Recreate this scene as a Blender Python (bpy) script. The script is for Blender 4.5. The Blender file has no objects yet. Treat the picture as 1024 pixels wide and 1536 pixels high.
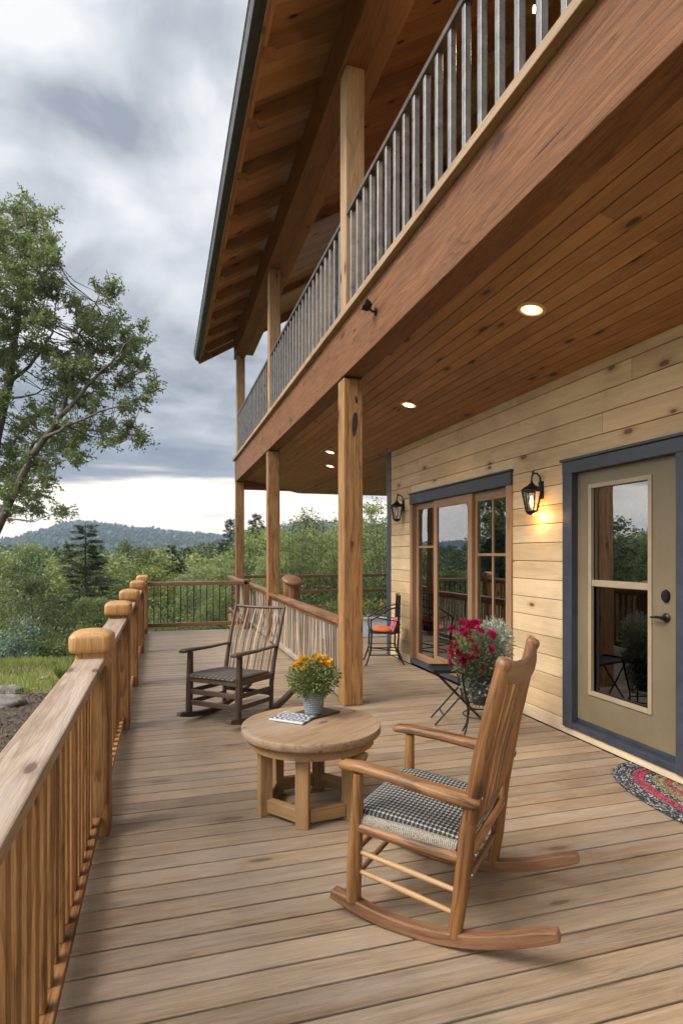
import bpy, math, random
from mathutils import Vector, Matrix, noise as mnoise
R = random.Random(11)
rad = math.radians
scene = bpy.context.scene
COL = scene.collection
# ------------------------------------------------------------------ camera
F = 900.0; UC = 512.0; VH = 830.0; EYE = 1.53
TH = math.atan(268.0 / F)
CT, ST = math.cos(TH), math.sin(TH)
def at(u, v, d):
    """world point seen at photo pixel (u, v), d metres along the lens axis"""
    xc = (u - UC) / F * d
    return Vector((xc * CT + d * ST, -xc * ST + d * CT, EYE + (VH - v) / F * d))
cam_d = bpy.data.cameras.new('camera'); cam = bpy.data.objects.new('camera', cam_d); COL.objects.link(cam)
cam.location = (0, 0, EYE); cam.rotation_euler = (math.pi / 2, 0, -TH)
cam_d.sensor_fit = 'HORIZONTAL'; cam_d.sensor_width = 36; cam_d.lens = 36 * F / 1024
cam_d.shift_y = (VH - 768) / 1024.0; cam_d.clip_start = 0.05; cam_d.clip_end = 9000
scene.camera = cam

# ------------------------------------------------------------------ node helpers
class NT:
    def __init__(s, tree): s.t = tree
    def n(s, typ, **props):
        x = s.t.nodes.new(typ)
        for k, v in props.items(): setattr(x, k, v)
        return x
    def put(s, sock, val):
        if isinstance(val, bpy.types.NodeSocket): s.t.links.new(val, sock)
        elif val is not None:
            if isinstance(val, (tuple, list)) and len(val) == 3 and sock.type == 'RGBA': val = (*val, 1)
            sock.default_value = val
    def m(s, op, a, b=None, c=None, clamp=False):
        x = s.n('ShaderNodeMath', operation=op, use_clamp=clamp)
        s.put(x.inputs[0], a)
        if b is not None: s.put(x.inputs[1], b)
        if c is not None: s.put(x.inputs[2], c)
        return x.outputs[0]
    def vm(s, op, a, b=None):
        x = s.n('ShaderNodeVectorMath', operation=op)
        s.put(x.inputs[0], a)
        if b is not None: s.put(x.inputs[1], b)
        return x.outputs[0] if op not in ('LENGTH', 'DOT_PRODUCT') else x.outputs[1]
    def mix(s, f, a, b, mode='MIX'):
        x = s.n('ShaderNodeMix', data_type='RGBA', blend_type=mode)
        s.put(x.inputs[0], f); s.put(x.inputs[6], a); s.put(x.inputs[7], b)
        return x.outputs[2]
    def noise(s, vec, scale=1.0, detail=3.0, rough=.5, dist=0.0):
        x = s.n('ShaderNodeTexNoise')
        if vec is not None: s.put(x.inputs['Vector'], vec)
        s.put(x.inputs['Scale'], scale); s.put(x.inputs['Detail'], detail); s.put(x.inputs['Roughness'], rough); s.put(x.inputs['Distortion'], dist)
        return x.outputs[0]
    def vor(s, vec, scale=1.0):
        x = s.n('ShaderNodeTexVoronoi'); s.put(x.inputs['Vector'], vec); s.put(x.inputs['Scale'], scale)
        return x.outputs['Distance']
    def ramp(s, f, stops, interp='LINEAR'):
        x = s.n('ShaderNodeValToRGB'); x.color_ramp.interpolation = interp
        e = x.color_ramp.elements
        while len(e) < len(stops): e.new(0.5)
        for el, (p, c) in zip(e, stops):
            el.position = p; el.color = (*c, 1) if not isinstance(c, (int, float)) else (c, c, c, 1)
        s.put(x.inputs[0], f); return x.outputs[0]
    def mr(s, v, a, b, c=0.0, d=1.0, smooth=False):
        x = s.n('ShaderNodeMapRange', interpolation_type='SMOOTHSTEP' if smooth else 'LINEAR')
        for i, q in enumerate((v, a, b, c, d)): s.put(x.inputs[i], q)
        return x.outputs[0]
    def attr(s, name, vec=False):
        x = s.n('ShaderNodeAttribute'); x.attribute_name = name
        return x.outputs['Vector' if vec else 'Fac']
    def sep(s, v):
        x = s.n('ShaderNodeSeparateXYZ'); s.put(x.inputs[0], v); return x.outputs
    def comb(s, a, b, c):
        x = s.n('ShaderNodeCombineXYZ'); s.put(x.inputs[0], a); s.put(x.inputs[1], b); s.put(x.inputs[2], c); return x.outputs[0]
    def bump(s, h, strength=.3, dist=.01):
        x = s.n('ShaderNodeBump'); s.put(x.inputs['Height'], h); x.inputs['Strength'].default_value = strength; x.inputs['Distance'].default_value = dist
        return x.outputs[0]

def newmat(name):
    m = bpy.data.materials.new(name); m.use_nodes = True
    t = NT(m.node_tree); b = m.node_tree.nodes['Principled BSDF']
    return m, t, b

def wood(name, dark, light, rough=.55, ring=45, ringstr=.3, knots=.8, bump=.25, var=.35, fine=.35, blotch=.5, knotcol=(.05, .022, .01),
         checks=0.0, spec=.4, grey=None, greyamt=0.0, coat=0.0, wear=None, kn=(2.3, 6.0, 6.0), kfreq=.3):
    m, t, b = newmat(name)
    g = t.attr('g', True); rnd = t.attr('rnd')
    x, y, z = t.sep(g)
    vn = t.n('ShaderNodeTexVoronoi', voronoi_dimensions='2D'); t.put(vn.inputs['Vector'], t.comb(t.m('MULTIPLY', x, kn[0]), t.m('ADD', t.m('MULTIPLY', y, kn[1]), t.m('MULTIPLY', z, kn[2])), 0.0)); vn.inputs['Scale'].default_value = 1.0; vn.inputs['Randomness'].default_value = .85
    kc = t.sep(vn.outputs['Color']); kon = t.m('LESS_THAN', kc[0], kfreq)
    kwob = t.noise(t.vm('MULTIPLY', g, (28, 40, 40)), 1, 2)
    vor = t.m('DIVIDE', t.m('MULTIPLY_ADD', t.m('SUBTRACT', kwob, .5), .06, vn.outputs['Distance']), t.m('MULTIPLY_ADD', kc[1], .8, .55))
    vor = t.m('ADD', vor, t.m('MULTIPLY', t.m('SUBTRACT', 1.0, kon), 5.0))
    flow = t.m('EXPONENT', t.m('MULTIPLY', vor, -7.0))
    con = t.noise(t.vm('MULTIPLY', g, (.55, 7.5, 7.5)), 1, 2.5, .45)
    con = t.m('ADD', con, t.m('MULTIPLY', flow, .10))
    rings = t.m('FRACT', t.m('MULTIPLY', con, ring))
    rings = t.m('MULTIPLY', t.m('POWER', rings, 2.2), t.mr(rings, 1.0, .9))
    fib = t.mr(t.noise(t.vm('MULTIPLY', g, (6, 150, 150)), 1, 4, .7), .34, .66)
    fib2 = t.mr(t.noise(t.vm('MULTIPLY', g, (1.5, 60, 60)), 1, 6, .68), .30, .70)
    bl = t.noise(t.vm('MULTIPLY', g, (1.3, 6, 6)), 1, 4, .6)
    f = t.m('MULTIPLY_ADD', t.m('SUBTRACT', rings, .3), -ringstr, .5)
    f = t.m('MULTIPLY_ADD', t.m('SUBTRACT', fib, .5), fine * .62, f)
    f = t.m('MULTIPLY_ADD', t.m('SUBTRACT', fib2, .5), fine * .62, f)
    f = t.m('MULTIPLY_ADD', t.m('SUBTRACT', bl, .5), blotch * 1.6, f)
    f = t.m('MULTIPLY_ADD', t.m('SUBTRACT', rnd, .5), var, f)
    c = t.mix(t.mr(f, 0.0, 1.0), dark, light)
    hue = t.m('FRACT', t.m('MULTIPLY', rnd, 7.31))
    c = t.mix(t.m('MULTIPLY', hue, var * .5), c, t.mix(1.0, c, (1.0, .80, .62), 'MULTIPLY'))
    if grey:
        gn = t.noise(t.vm('MULTIPLY', g, (.9, 9, 9)), 1, 4, .65)
        c = t.mix(t.m('MULTIPLY', t.mr(gn, .42, .68), greyamt), c, grey)
    if knots:
        kn_ = t.mr(vor, .15, .085, 0, 1, True)
        halo = t.mr(vor, .36, .12, 0, .55 * knots, True)
        c = t.mix(halo, c, t.mix(1.0, c, (.62, .48, .38), 'MULTIPLY'))
        c = t.mix(t.m('MULTIPLY', kn_, knots), c, knotcol)
    hgt = t.m('ADD', t.m('MULTIPLY', fib, .6), t.m('MULTIPLY', rings, .4))
    if checks:
        ck = t.noise(t.vm('MULTIPLY', g, (.8, 34, 34)), 1, 2, .5)
        ck = t.mr(ck, .29, .235, 0, checks)
        c = t.mix(ck, c, (.02, .012, .008)); hgt = t.m('SUBTRACT', hgt, t.m('MULTIPLY', ck, 2.0))
    if wear:
        geo = t.n('ShaderNodeNewGeometry').outputs['Position']
        wn = t.noise(geo, 1.7, 5, .62)
        c = t.mix(t.mr(wn, .5, .72, 0, wear), c, t.mix(1.0, c, (.62, .60, .60), 'MULTIPLY'))
        wn2 = t.noise(geo, 9.0, 4, .7)
        c = t.mix(t.mr(wn2, .62, .75, 0, wear * .6), c, t.mix(1.0, c, (1.3, 1.28, 1.25), 'MULTIPLY'))
    t.put(b.inputs['Base Color'], c)
    t.put(b.inputs['Roughness'], t.m('MULTIPLY_ADD', t.m('SUBTRACT', fib2, .5), .16, rough, clamp=True))
    b.inputs['Specular IOR Level'].default_value = spec
    if coat: b.inputs['Coat Weight'].default_value = coat; b.inputs['Coat Roughness'].default_value = .25
    t.put(b.inputs['Normal'], t.bump(hgt, bump, .004))
    return m

def plain(name, col, rough=.5, metal=0.0, var=.12, nscale=9.0, bump=.1, spec=.5):
    m, t, b = newmat(name)
    geo = t.n('ShaderNodeTexCoord').outputs['Object']
    nz = t.noise(geo, nscale, 5, .6); n2 = t.noise(geo, nscale * 9, 3, .6)
    f = t.m('ADD', t.m('MULTIPLY', nz, .7), t.m('MULTIPLY', n2, .3))
    k = 1 - var * 2; k2 = 1 + var
    c = t.mix(t.mr(f, .3, .7), tuple(q * k for q in col), tuple(min(1, q * k2) for q in col))
    t.put(b.inputs['Base Color'], c); b.inputs['Metallic'].default_value = metal
    t.put(b.inputs['Roughness'], t.mr(nz, .3, .7, max(0.02, rough - .1), min(1, rough + .1)))
    b.inputs['Specular IOR Level'].default_value = spec
    if bump: t.put(b.inputs['Normal'], t.bump(f, bump, .004))
    return m

def leafmat(name, dark, light, trans=.35, rough=.5, objvar=.35):
    m, t, b = newmat(name)
    rnd = t.attr('rnd'); oi = t.n('ShaderNodeObjectInfo').outputs['Random']
    c = t.mix(rnd, dark, light)
    if objvar:
        c = t.mix(t.m('MULTIPLY', oi, objvar), c, t.mix(1.0, c, (1.3, 1.12, .65), 'MULTIPLY'))
        o2 = t.m('FRACT', t.m('MULTIPLY', oi, 13.7))
        c = t.mix(t.m('MULTIPLY', o2, objvar), c, t.mix(1.0, c, (.62, .78, .95), 'MULTIPLY'))
    t.put(b.inputs['Base Color'], c); b.inputs['Roughness'].default_value = rough; b.inputs['Specular IOR Level'].default_value = .25
    tr = t.n('ShaderNodeBsdfTranslucent'); t.put(tr.inputs['Color'], t.mix(1.0, c, (1.18, 1.22, .8), 'MULTIPLY'))
    mx = t.n('ShaderNodeMixShader'); mx.inputs[0].default_value = trans
    t.t.links.new(b.outputs[0], mx.inputs[1]); t.t.links.new(tr.outputs[0], mx.inputs[2])
    t.t.links.new(mx.outputs[0], t.t.nodes['Material Output'].inputs['Surface'])
    return m

def emit(name, col, st):
    m, t, b = newmat(name)
    b.inputs['Base Color'].default_value = (*[min(1, c) for c in col], 1)
    b.inputs['Emission Color'].default_value = (*col, 1); b.inputs['Emission Strength'].default_value = st
    return m

M = {}
M['deck'] = wood('deck_wood', (.115, .075, .044), (.40, .285, .180), kn=(2.0, 7, 1.5), kfreq=.10, rough=.37, knots=.7, bump=.4, var=.40, fine=.50, blotch=.22, grey=(.33, .28, .23), greyamt=.45, knotcol=(.09, .055, .03), spec=.5, wear=.5, ring=13, ringstr=0.26)
M['rail'] = wood('railing_wood', (.11, .045, .014), (.50, .27, .098), rough=.5, knots=.9, var=.75, fine=.65, blotch=.6, checks=.9, bump=.4, ring=11, ringstr=0.36)
M['toprail'] = wood('top_rail_wood', (.15, .092, .055), (.455, .335, .235), kn=(2.2, 7, 1.5), rough=.5, knots=.7, var=.2, fine=.8, grey=(.45, .38, .32), greyamt=.5, checks=.8, ring=11, ringstr=0.34)
M['post'] = wood('post_wood', (.085, .034, .010), (.44, .23, .08), kfreq=.10, rough=.55, knots=1.0, var=.25, fine=.85, bump=.7, checks=1.0, ring=10, ringstr=0.42)
M['capwood'] = wood('post_cap_wood', (.22, .095, .028), (.56, .31, .115), rough=.4, knots=.4, var=.3, fine=.6, ring=10, ringstr=0.3)
M['paleposts'] = wood('upper_post_wood', (.16, .085, .04), (.48, .31, .165), rough=.6, knots=1.0, var=.25, fine=.5, bump=.5, checks=1.0, ring=10, ringstr=0.38)
M['beam'] = wood('beam_wood', (.075, .028, .010), (.275, .118, .046), kn=(2.4, 1.5, 6.0), kfreq=.12, rough=.55, knots=1.0, var=.15, fine=.55, blotch=.5, bump=.4, checks=1.0, knotcol=(.045, .022, .012), spec=.25, ring=12, ringstr=0.4)
M['cap'] = wood('beam_cap_wood', (.20, .12, .06), (.42, .28, .17), rough=.6, knots=.3, var=.1, ring=10, ringstr=0.3)
M['ceil'] = wood('ceiling_wood', (.17, .070, .024), (.46, .228, .090), kn=(2.6, 8, 1.5), kfreq=.09, rough=.5, knots=1.0, var=.4, fine=.5, bump=.15, knotcol=(.025, .012, .006), ring=10, ringstr=0.28)
M['soffit'] = wood('soffit_wood', (.30, .125, .04), (.58, .32, .135), kn=(2.2, 5, 1.5), kfreq=.15, rough=.55, knots=1.0, var=.55, fine=.5, knotcol=(.03, .015, .008), ring=10, ringstr=0.28)
M['rafter'] = wood('rafter_wood', (.17, .07, .026), (.42, .21, .09), rough=.6, knots=.6, var=.2, ring=10, ringstr=0.3)
M['siding'] = wood('siding_wood', (.33, .215, .10), (.66, .49, .295), kn=(3.0, 1.2, 7), kfreq=.075, rough=.6, knots=1.0, bump=.15, var=.40, fine=.22, blotch=.62, knotcol=(.12, .058, .022), wear=.5, ring=9, ringstr=0.15)
M['frame'] = wood('door_frame_wood', (.14, .07, .032), (.36, .21, .11), rough=.5, knots=.2, var=.2, ring=10, ringstr=0.2)
M['chair'] = wood('rocker_wood', (.042, .015, .005), (.355, .165, .055), kfreq=.12, rough=.45, knots=.8, var=.25, fine=.5, blotch=.8, bump=.45, coat=.08, ring=12, ringstr=0.42)
M['rocker'] = wood('rocker_runner_wood', (.085, .034, .015), (.29, .145, .07), rough=.45, fine=.6, knots=.2, var=.1, coat=.2, ring=12, ringstr=0.36)
M['dowel'] = wood('dowel_wood', (.30, .16, .065), (.52, .33, .16), rough=.4, knots=0, var=.2, ring=10, ringstr=0.2)
M['dark'] = wood('dark_chair_wood', (.030, .018, .012), (.10, .062, .042), rough=.45, knots=0, var=.4, fine=.5, ring=10, ringstr=0.3)
M['stick'] = wood('stick_wood', (.16, .12, .085), (.46, .37, .28), rough=.7, knots=.2, var=.9, fine=.5, ring=10, ringstr=0.25)
M['table'] = wood('table_wood', (.13, .076, .038), (.40, .262, .145), rough=.55, knots=.5, var=.2, fine=.5, checks=.7, grey=(.40, .35, .29), greyamt=.4, ring=12, ringstr=0.36)
M['tableleg'] = wood('table_leg_wood', (.16, .088, .034), (.42, .255, .115), rough=.55, knots=.5, var=.3, ring=11, ringstr=0.32)
M['basebd'] = wood('base_board', (.52, .38, .23), (.72, .57, .38), rough=.6, knots=.2, var=.1, wear=.5, ring=9, ringstr=0.15)
M['slate'] = plain('slate_paint', (.036, .041, .053), .42, 0, .15)
M['black'] = plain('black_void', (.008, .007, .006), .9, 0, .1)
M['gutter'] = plain('gutter_metal', (.035, .022, .018), .35, .3, .05)
M['drip'] = plain('drip_edge_metal', (.45, .48, .52), .25, .9, .1)
M['bronze'] = plain('bronze_baluster', (.27, .25, .235), .36, .5, .25)
M['bronzerail'] = plain('bronze_rail', (.16, .12, .10), .35, .5, .2)
M['iron'] = plain('black_iron', (.022, .021, .021), .42, .6, .3)
M['doorpaint'] = plain('door_paint', (.155, .118, .066), .45, 0, .08, 4)
M['doormould'] = plain('door_moulding', (.30, .23, .15), .45, 0, .08)
M['dark_room'] = plain('dark_room', (.035, .03, .026), .8, 0, .3, 2)
M['curtain'] = plain('curtain_cloth', (.12, .11, .10), .9, 0, .2, 3)
M['white'] = plain('white_paint', (.72, .74, .76), .5, 0, .06)
M['rock'] = plain('rock_stone', (.22, .20, .18), .85, 0, .35, 3, .8)
M['roofing'] = plain('roof_metal', (.08, .07, .065), .4, .5, .2)
M['soil'] = plain('potting_soil', (.03, .02, .013), .95, 0, .3, 30, .6)
M['bulb'] = emit('bulb_glow', (1.0, .62, .25), 6)
M['led'] = emit('led_glow', (1.0, .80, .50), 9)
M['led_edge'] = emit('led_edge_glow', (1.0, .58, .22), 1.3)
M['trim_ring'] = plain('light_trim', (.62, .42, .27), .4, .1, .1)

def glassmat(name, refl, tint):
    m, t, b = newmat(name)
    gl = t.n('ShaderNodeBsdfGlossy'); gl.inputs['Roughness'].default_value = .0; gl.inputs['Color'].default_value = (.93, .96, 1, 1)
    tr = t.n('ShaderNodeBsdfTransparent'); tr.inputs['Color'].default_value = (*tint, 1)
    fr = t.n('ShaderNodeFresnel'); fr.inputs['IOR'].default_value = 1.6
    fac = t.m('MULTIPLY_ADD', fr.outputs[0], 1.0 - refl, refl, clamp=True)
    geo = t.n('ShaderNodeTexCoord').outputs['Object']
    bn = t.bump(t.noise(geo, 1.6, 2, .5), .02, .05); t.t.links.new(bn, gl.inputs['Normal'])
    mx = t.n('ShaderNodeMixShader'); t.put(mx.inputs[0], fac)
    t.t.links.new(tr.outputs[0], mx.inputs[1]); t.t.links.new(gl.outputs[0], mx.inputs[2])
    t.t.links.new(mx.outputs[0], t.t.nodes['Material Output'].inputs['Surface'])
    return m
M['glass'] = glassmat('window_glass', .30, (.55, .56, .55))
M['screen'] = glassmat('door_screen', .07, (.30, .30, .31))
M['lampglass'] = glassmat('lantern_glass', .12, (.9, .88, .84))

def wovenmat(name, a, b2, ka, kb, white=.2):
    m, t, b = newmat(name)
    x, y, z = t.sep(t.attr('g', True))
    fx = t.m('FRACT', t.m('MULTIPLY', x, 1 / ka)); fy = t.m('FRACT', t.m('MULTIPLY', y, 1 / kb))
    nz = t.noise(t.attr('g', True), 160, 3, .6)
    dx = t.m('ABSOLUTE', t.m('SUBTRACT', fx, .5)); dy = t.m('ABSOLUTE', t.m('SUBTRACT', fy, .5))
    w1 = t.m('MULTIPLY', t.mr(dx, white + .05, white), t.mr(dy, .40, .32))
    row = t.m('MODULO', t.m('FLOOR', t.m('MULTIPLY', y, 1 / kb)), 2.0)
    w2 = t.m('MULTIPLY', t.mr(dy, .20, .12), t.mr(dx, .15, .25))
    w = t.m('MAXIMUM', w1, t.m('MULTIPLY', w2, .35)); w = t.m('MULTIPLY', w, t.mr(nz, .30, .5))
    c = t.mix(w, a, b2); t.put(b.inputs['Base Color'], c); b.inputs['Roughness'].default_value = .85
    h = t.m('ADD', t.m('SUBTRACT', 1.0, t.m('MULTIPLY', t.m('ADD', dx, dy), .9)), t.m('MULTIPLY', nz, .5))
    t.put(b.inputs['Normal'], t.bump(h, .9, .006))
    return m
M['woven'] = wovenmat('woven_seat', (.014, .014, .016), (.42, .39, .34), .026, .021, .13)
M['wovendark'] = wovenmat('dark_woven_seat', (.03, .024, .018), (.13, .105, .08), .05, .03)
M['wovenpot'] = wovenmat('woven_pot', (.10, .11, .12), (.34, .35, .37), .011, .012, .3)
M['wovenside'] = wovenmat('woven_seat_edge', (.07, .06, .047), (.40, .345, .27), .009, .07, .3)
def braid(name, cols):
    m, t, b = newmat(name)
    g = t.attr('g', True)
    v = t.n('ShaderNodeTexVoronoi'); t.put(v.inputs['Vector'], t.vm('MULTIPLY', g, (75, 120, 120))); v.inputs['Scale'].default_value = 1
    s = t.sep(v.outputs['Color'])[0]
    st = [(i / len(cols), c) for i, c in enumerate(cols)]
    c = t.ramp(s, st, 'CONSTANT'); t.put(b.inputs['Base Color'], c); b.inputs['Roughness'].default_value = .95
    t.put(b.inputs['Normal'], t.bump(t.m('SUBTRACT', 1.0, v.outputs['Distance']), 1.0, .006))
    return m
M['braid_black'] = braid('black_braid', [(.012, .012, .015), (.02, .02, .024), (.35, .33, .32), (.015, .015, .02), (.03, .03, .034), (.015, .014, .018), (.2, .19, .19)])
M['braid_red'] = braid('red_braid', [(.22, .02, .045), (.30, .035, .06), (.05, .02, .02), (.35, .06, .09)])
M['braid_green'] = braid('green_braid', [(.13, .12, .03), (.20, .17, .07), (.06, .05, .03), (.30, .24, .13), (.16, .05, .04)])

def magmat():
    m, t, b = newmat('magazine_cover')
    x, y, z = t.sep(t.attr('g', True))
    # concentric dotted ornament, black ink on white paper
    px = t.m('SUBTRACT', x, .11); py = t.m('SUBTRACT', y, .0)
    r = t.m('SQRT', t.m('ADD', t.m('MULTIPLY', px, px), t.m('MULTIPLY', py, py)))
    a = t.m('ARCTAN2', py, px)
    k = t.m('MULTIPLY', t.m('SINE', t.m('MULTIPLY', r, 190)), t.m('SINE', t.m('MULTIPLY', a, 7)))
    n = t.noise(t.attr('g', True), 90, 3, .6)
    ink = t.mr(t.m('ADD', k, t.m('MULTIPLY', t.m('SUBTRACT', n, .5), 1.6)), -.35, .0)
    edge = t.mr(t.m('ABSOLUTE', y), .082, .086)
    ink = t.m('MULTIPLY', ink, t.m('SUBTRACT', 1.0, edge))
    c = t.mix(t.m('MULTIPLY', ink, .85), (.55, .55, .56), (.03, .032, .04)); t.put(b.inputs['Base Color'], c); b.inputs['Roughness'].default_value = .35
    return m
M['mag'] = magmat()

M['leaf_mid'] = leafmat('leaf_mid_green', (.115, .155, .058), (.285, .32, .135))
M['leaf_dark'] = leafmat('leaf_dark_green', (.068, .098, .046), (.165, .20, .092))
M['leaf_pale'] = leafmat('leaf_pale_green', (.18, .215, .10), (.34, .375, .18), .4)
M['needle'] = leafmat('conifer_needles', (.036, .06, .032), (.10, .14, .06), .15)
M['leaf_tall'] = leafmat('tall_tree_leaf', (.09, .125, .052), (.25, .29, .13), .42, objvar=0)
M['leaf_blue'] = leafmat('blue_green_leaf', (.12, .17, .13), (.26, .32, .26), .3)
M['leaf_far'] = leafmat('far_leaf', (.06, .085, .042), (.15, .18, .09), .25, objvar=0)
M['leaf_pot'] = leafmat('pot_plant_leaf', (.07, .10, .03), (.24, .27, .10), .3, objvar=0)
M['leaf_silver'] = leafmat('silver_leaf', (.16, .20, .13), (.48, .52, .44), .3, objvar=0)
M['petal_orange'] = leafmat('orange_petal', (.62, .13, .008), (.85, .36, .02), .25, objvar=0)
M['petal_magenta'] = leafmat('magenta_petal', (.24, .006, .045), (.50, .025, .13), .25, objvar=0)
M['petal_red'] = leafmat('red_petal', (.5, .03, .015), (.65, .10, .03), .25, objvar=0)
M['petal_yellow'] = leafmat('yellow_petal', (.72, .38, .015), (.85, .56, .06), .25, objvar=0)
M['grass'] = leafmat('grass_blade', (.13, .155, .04), (.33, .34, .12), .35, objvar=0)
M['chip'] = leafmat('bark_chip', (.035, .024, .018), (.17, .12, .085), .0, .9, objvar=0)
M['bark'] = plain('tree_bark', (.13, .105, .085), .9, 0, .4, 6, .8)
M['bark_pale'] = plain('pale_bark', (.21, .19, .165), .85, 0, .35, 5, .6)
M['cushion'] = plain('orange_cushion', (.48, .10, .025), .9, 0, .15, 12)
M['cushion_pink'] = plain('pink_cloth', (.45, .10, .14), .9, 0, .5, 25)

# ------------------------------------------------------------------ mesh builder
class MB:
    def __init__(s, seed=None):
        s.v = []; s.f = []; s.g = []; s.r = []
        s.R = random.Random(seed) if seed is not None else R
    def piece(s):
        q = s.R
        return Vector((q.uniform(0, 40), q.uniform(-.16, .16), q.uniform(-.16, .16))), q.random()
    def add(s, verts, faces, gs, rn):
        o = len(s.v)
        s.v += [tuple(p) for p in verts]; s.f += [tuple(i + o for i in f) for f in faces]
        s.g += [tuple(p) for p in gs]; s.r += [rn] * len(verts)
    def bar(s, p0, p1, w, h, up=(0, 0, 1), w1=None, h1=None, off=True):
        p0 = Vector(p0); p1 = Vector(p1); ax = (p1 - p0); L = ax.length; ax.normalize()
        up = Vector(up); sd = ax.cross(up)
        if sd.length < 1e-4: sd = ax.cross(Vector((0, 1, 0)))
        sd.normalize(); up = sd.cross(ax)
        w1 = w if w1 is None else w1; h1 = h if h1 is None else h1
        o, rn = s.piece()
        if not off: o = Vector((0, 0, 0))
        vs = []; gs = []
        for q, (p, ww, hh) in enumerate(((p0, w, h), (p1, w1, h1))):
            for a, b in ((-1, -1), (1, -1), (1, 1), (-1, 1)):
                vs.append(p + sd * a * ww / 2 + up * b * hh / 2); gs.append(Vector((q * L, a * ww / 2, b * hh / 2)) + o)
        s.add(vs, [(0, 1, 2, 3), (7, 6, 5, 4), (4, 5, 1, 0), (5, 6, 2, 1), (6, 7, 3, 2), (7, 4, 0, 3)], gs, rn)
    def box(s, a, b, grain='x'):
        a = Vector(a); b = Vector(b); c = (a + b) / 2; d = b - a
        if grain == 'x': s.bar((a.x, c.y, c.z), (b.x, c.y, c.z), d.y, d.z)
        elif grain == 'y': s.bar((c.x, a.y, c.z), (c.x, b.y, c.z), d.x, d.z)
        else: s.bar((c.x, c.y, a.z), (c.x, c.y, b.z), d.x, d.y, (0, 1, 0))
    def tube(s, path, rads, n=10, caps=True, sq=1.0, ref=None, power=2.0):
        """sweep; sq = flattening of the second axis; ref = direction of first axis; power>2 squarer section"""
        P = [Vector(p) for p in path]
        if isinstance(rads, (int, float)): rads = [rads] * len(P)
        o, rn = s.piece(); vs = []; gs = []; L = 0
        prev = None
        for i, p in enumerate(P):
            t = (P[min(i + 1, len(P) - 1)] - P[max(i - 1, 0)]).normalized()
            rf = Vector(ref) if ref else (prev if prev is not None else (Vector((1, 0, 0)) if abs(t.x) < .8 else Vector((0, 1, 0))))
            x = (rf - t * rf.dot(t))
            if x.length < 1e-5: x = t.orthogonal()
            x.normalize(); y = t.cross(x); prev = x
            if i: L += (p - P[i - 1]).length
            for k in range(n):
                a = 2 * math.pi * (k + .5) / n
                ca, sa = math.cos(a), math.sin(a)
                e = 2.0 / power
                ca = math.copysign(abs(ca) ** e, ca); sa = math.copysign(abs(sa) ** e, sa)
                vs.append(p + x * ca * rads[i] + y * sa * rads[i] * sq); gs.append(Vector((L, ca * rads[i], sa * rads[i] * sq)) + o)
        fs = []
        for i in range(len(P) - 1):
            for k in range(n):
                k2 = (k + 1) % n
                fs.append((i * n + k, i * n + k2, (i + 1) * n + k2, (i + 1) * n + k))
        if caps: fs.append(tuple(range(n - 1, -1, -1))); fs.append(tuple((len(P) - 1) * n + k for k in range(n)))
        s.add(vs, fs, gs, rn)
    def lathe(s, prof, c=(0, 0, 0), n=24, power=2.0, rot=0.0, sx=1, sy=1):
        c = Vector(c); o, rn = s.piece(); vs = []; gs = []; e = 2.0 / power
        L = 0
        for i, (r, z) in enumerate(prof):
            if i: L += math.hypot(r - prof[i - 1][0], z - prof[i - 1][1])
            for k in range(n):
                a = 2 * math.pi * k / n; ca, sa = math.cos(a), math.sin(a)
                ca = math.copysign(abs(ca) ** e, ca); sa = math.copysign(abs(sa) ** e, sa)
                x, y = ca * r * sx, sa * r * sy
                X = x * math.cos(rot) - y * math.sin(rot); Y = x * math.sin(rot) + y * math.cos(rot)
                vs.append(c + Vector((X, Y, z))); gs.append(Vector((z, x, y)) + o)
        fs = []
        for i in range(len(prof) - 1):
            for k in range(n):
                k2 = (k + 1) % n; fs.append((i * n + k, i * n + k2, (i + 1) * n + k2, (i + 1) * n + k))
        fs.append(tuple(range(n - 1, -1, -1))); fs.append(tuple((len(prof) - 1) * n + k for k in range(n)))
        s.add(vs, fs, gs, rn)
    def prism(s, prof, axis_o, ex, ez, ey, y0, y1):
        """profile (a,b) in plane ex/ez from origin, extruded along ey"""
        axis_o = Vector(axis_o); ex = Vector(ex); ey = Vector(ey); ez = Vector(ez); n = len(prof); o, rn = s.piece()
        vs = []; gs = []
        for y in (y0, y1):
            for a, b in prof: vs.append(axis_o + ex * a + ez * b + ey * y); gs.append(Vector((a, b, y)) + o)
        fs = [tuple(range(n - 1, -1, -1)), tuple(range(n, 2 * n))]
        for k in range(n): k2 = (k + 1) % n; fs.append((k, k2, n + k2, n + k))
        s.add(vs, fs, gs, rn)
    def leaf(s, p, d, nrm, L, W, rn):
        d = d.normalized(); sd = d.cross(nrm)
        if sd.length < 1e-4: sd = d.orthogonal()
        sd.normalize()
        o = len(s.v)
        a = p; b = p + d * L * .5 + sd * W * .5; c = p + d * L; e = p + d * L * .5 - sd * W * .5
        s.v += [tuple(a), tuple(b), tuple(c), tuple(e)]; s.f.append((o, o + 1, o + 2, o + 3))
        s.g += [(0, 0, 0)] * 4; s.r += [rn] * 4
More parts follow.
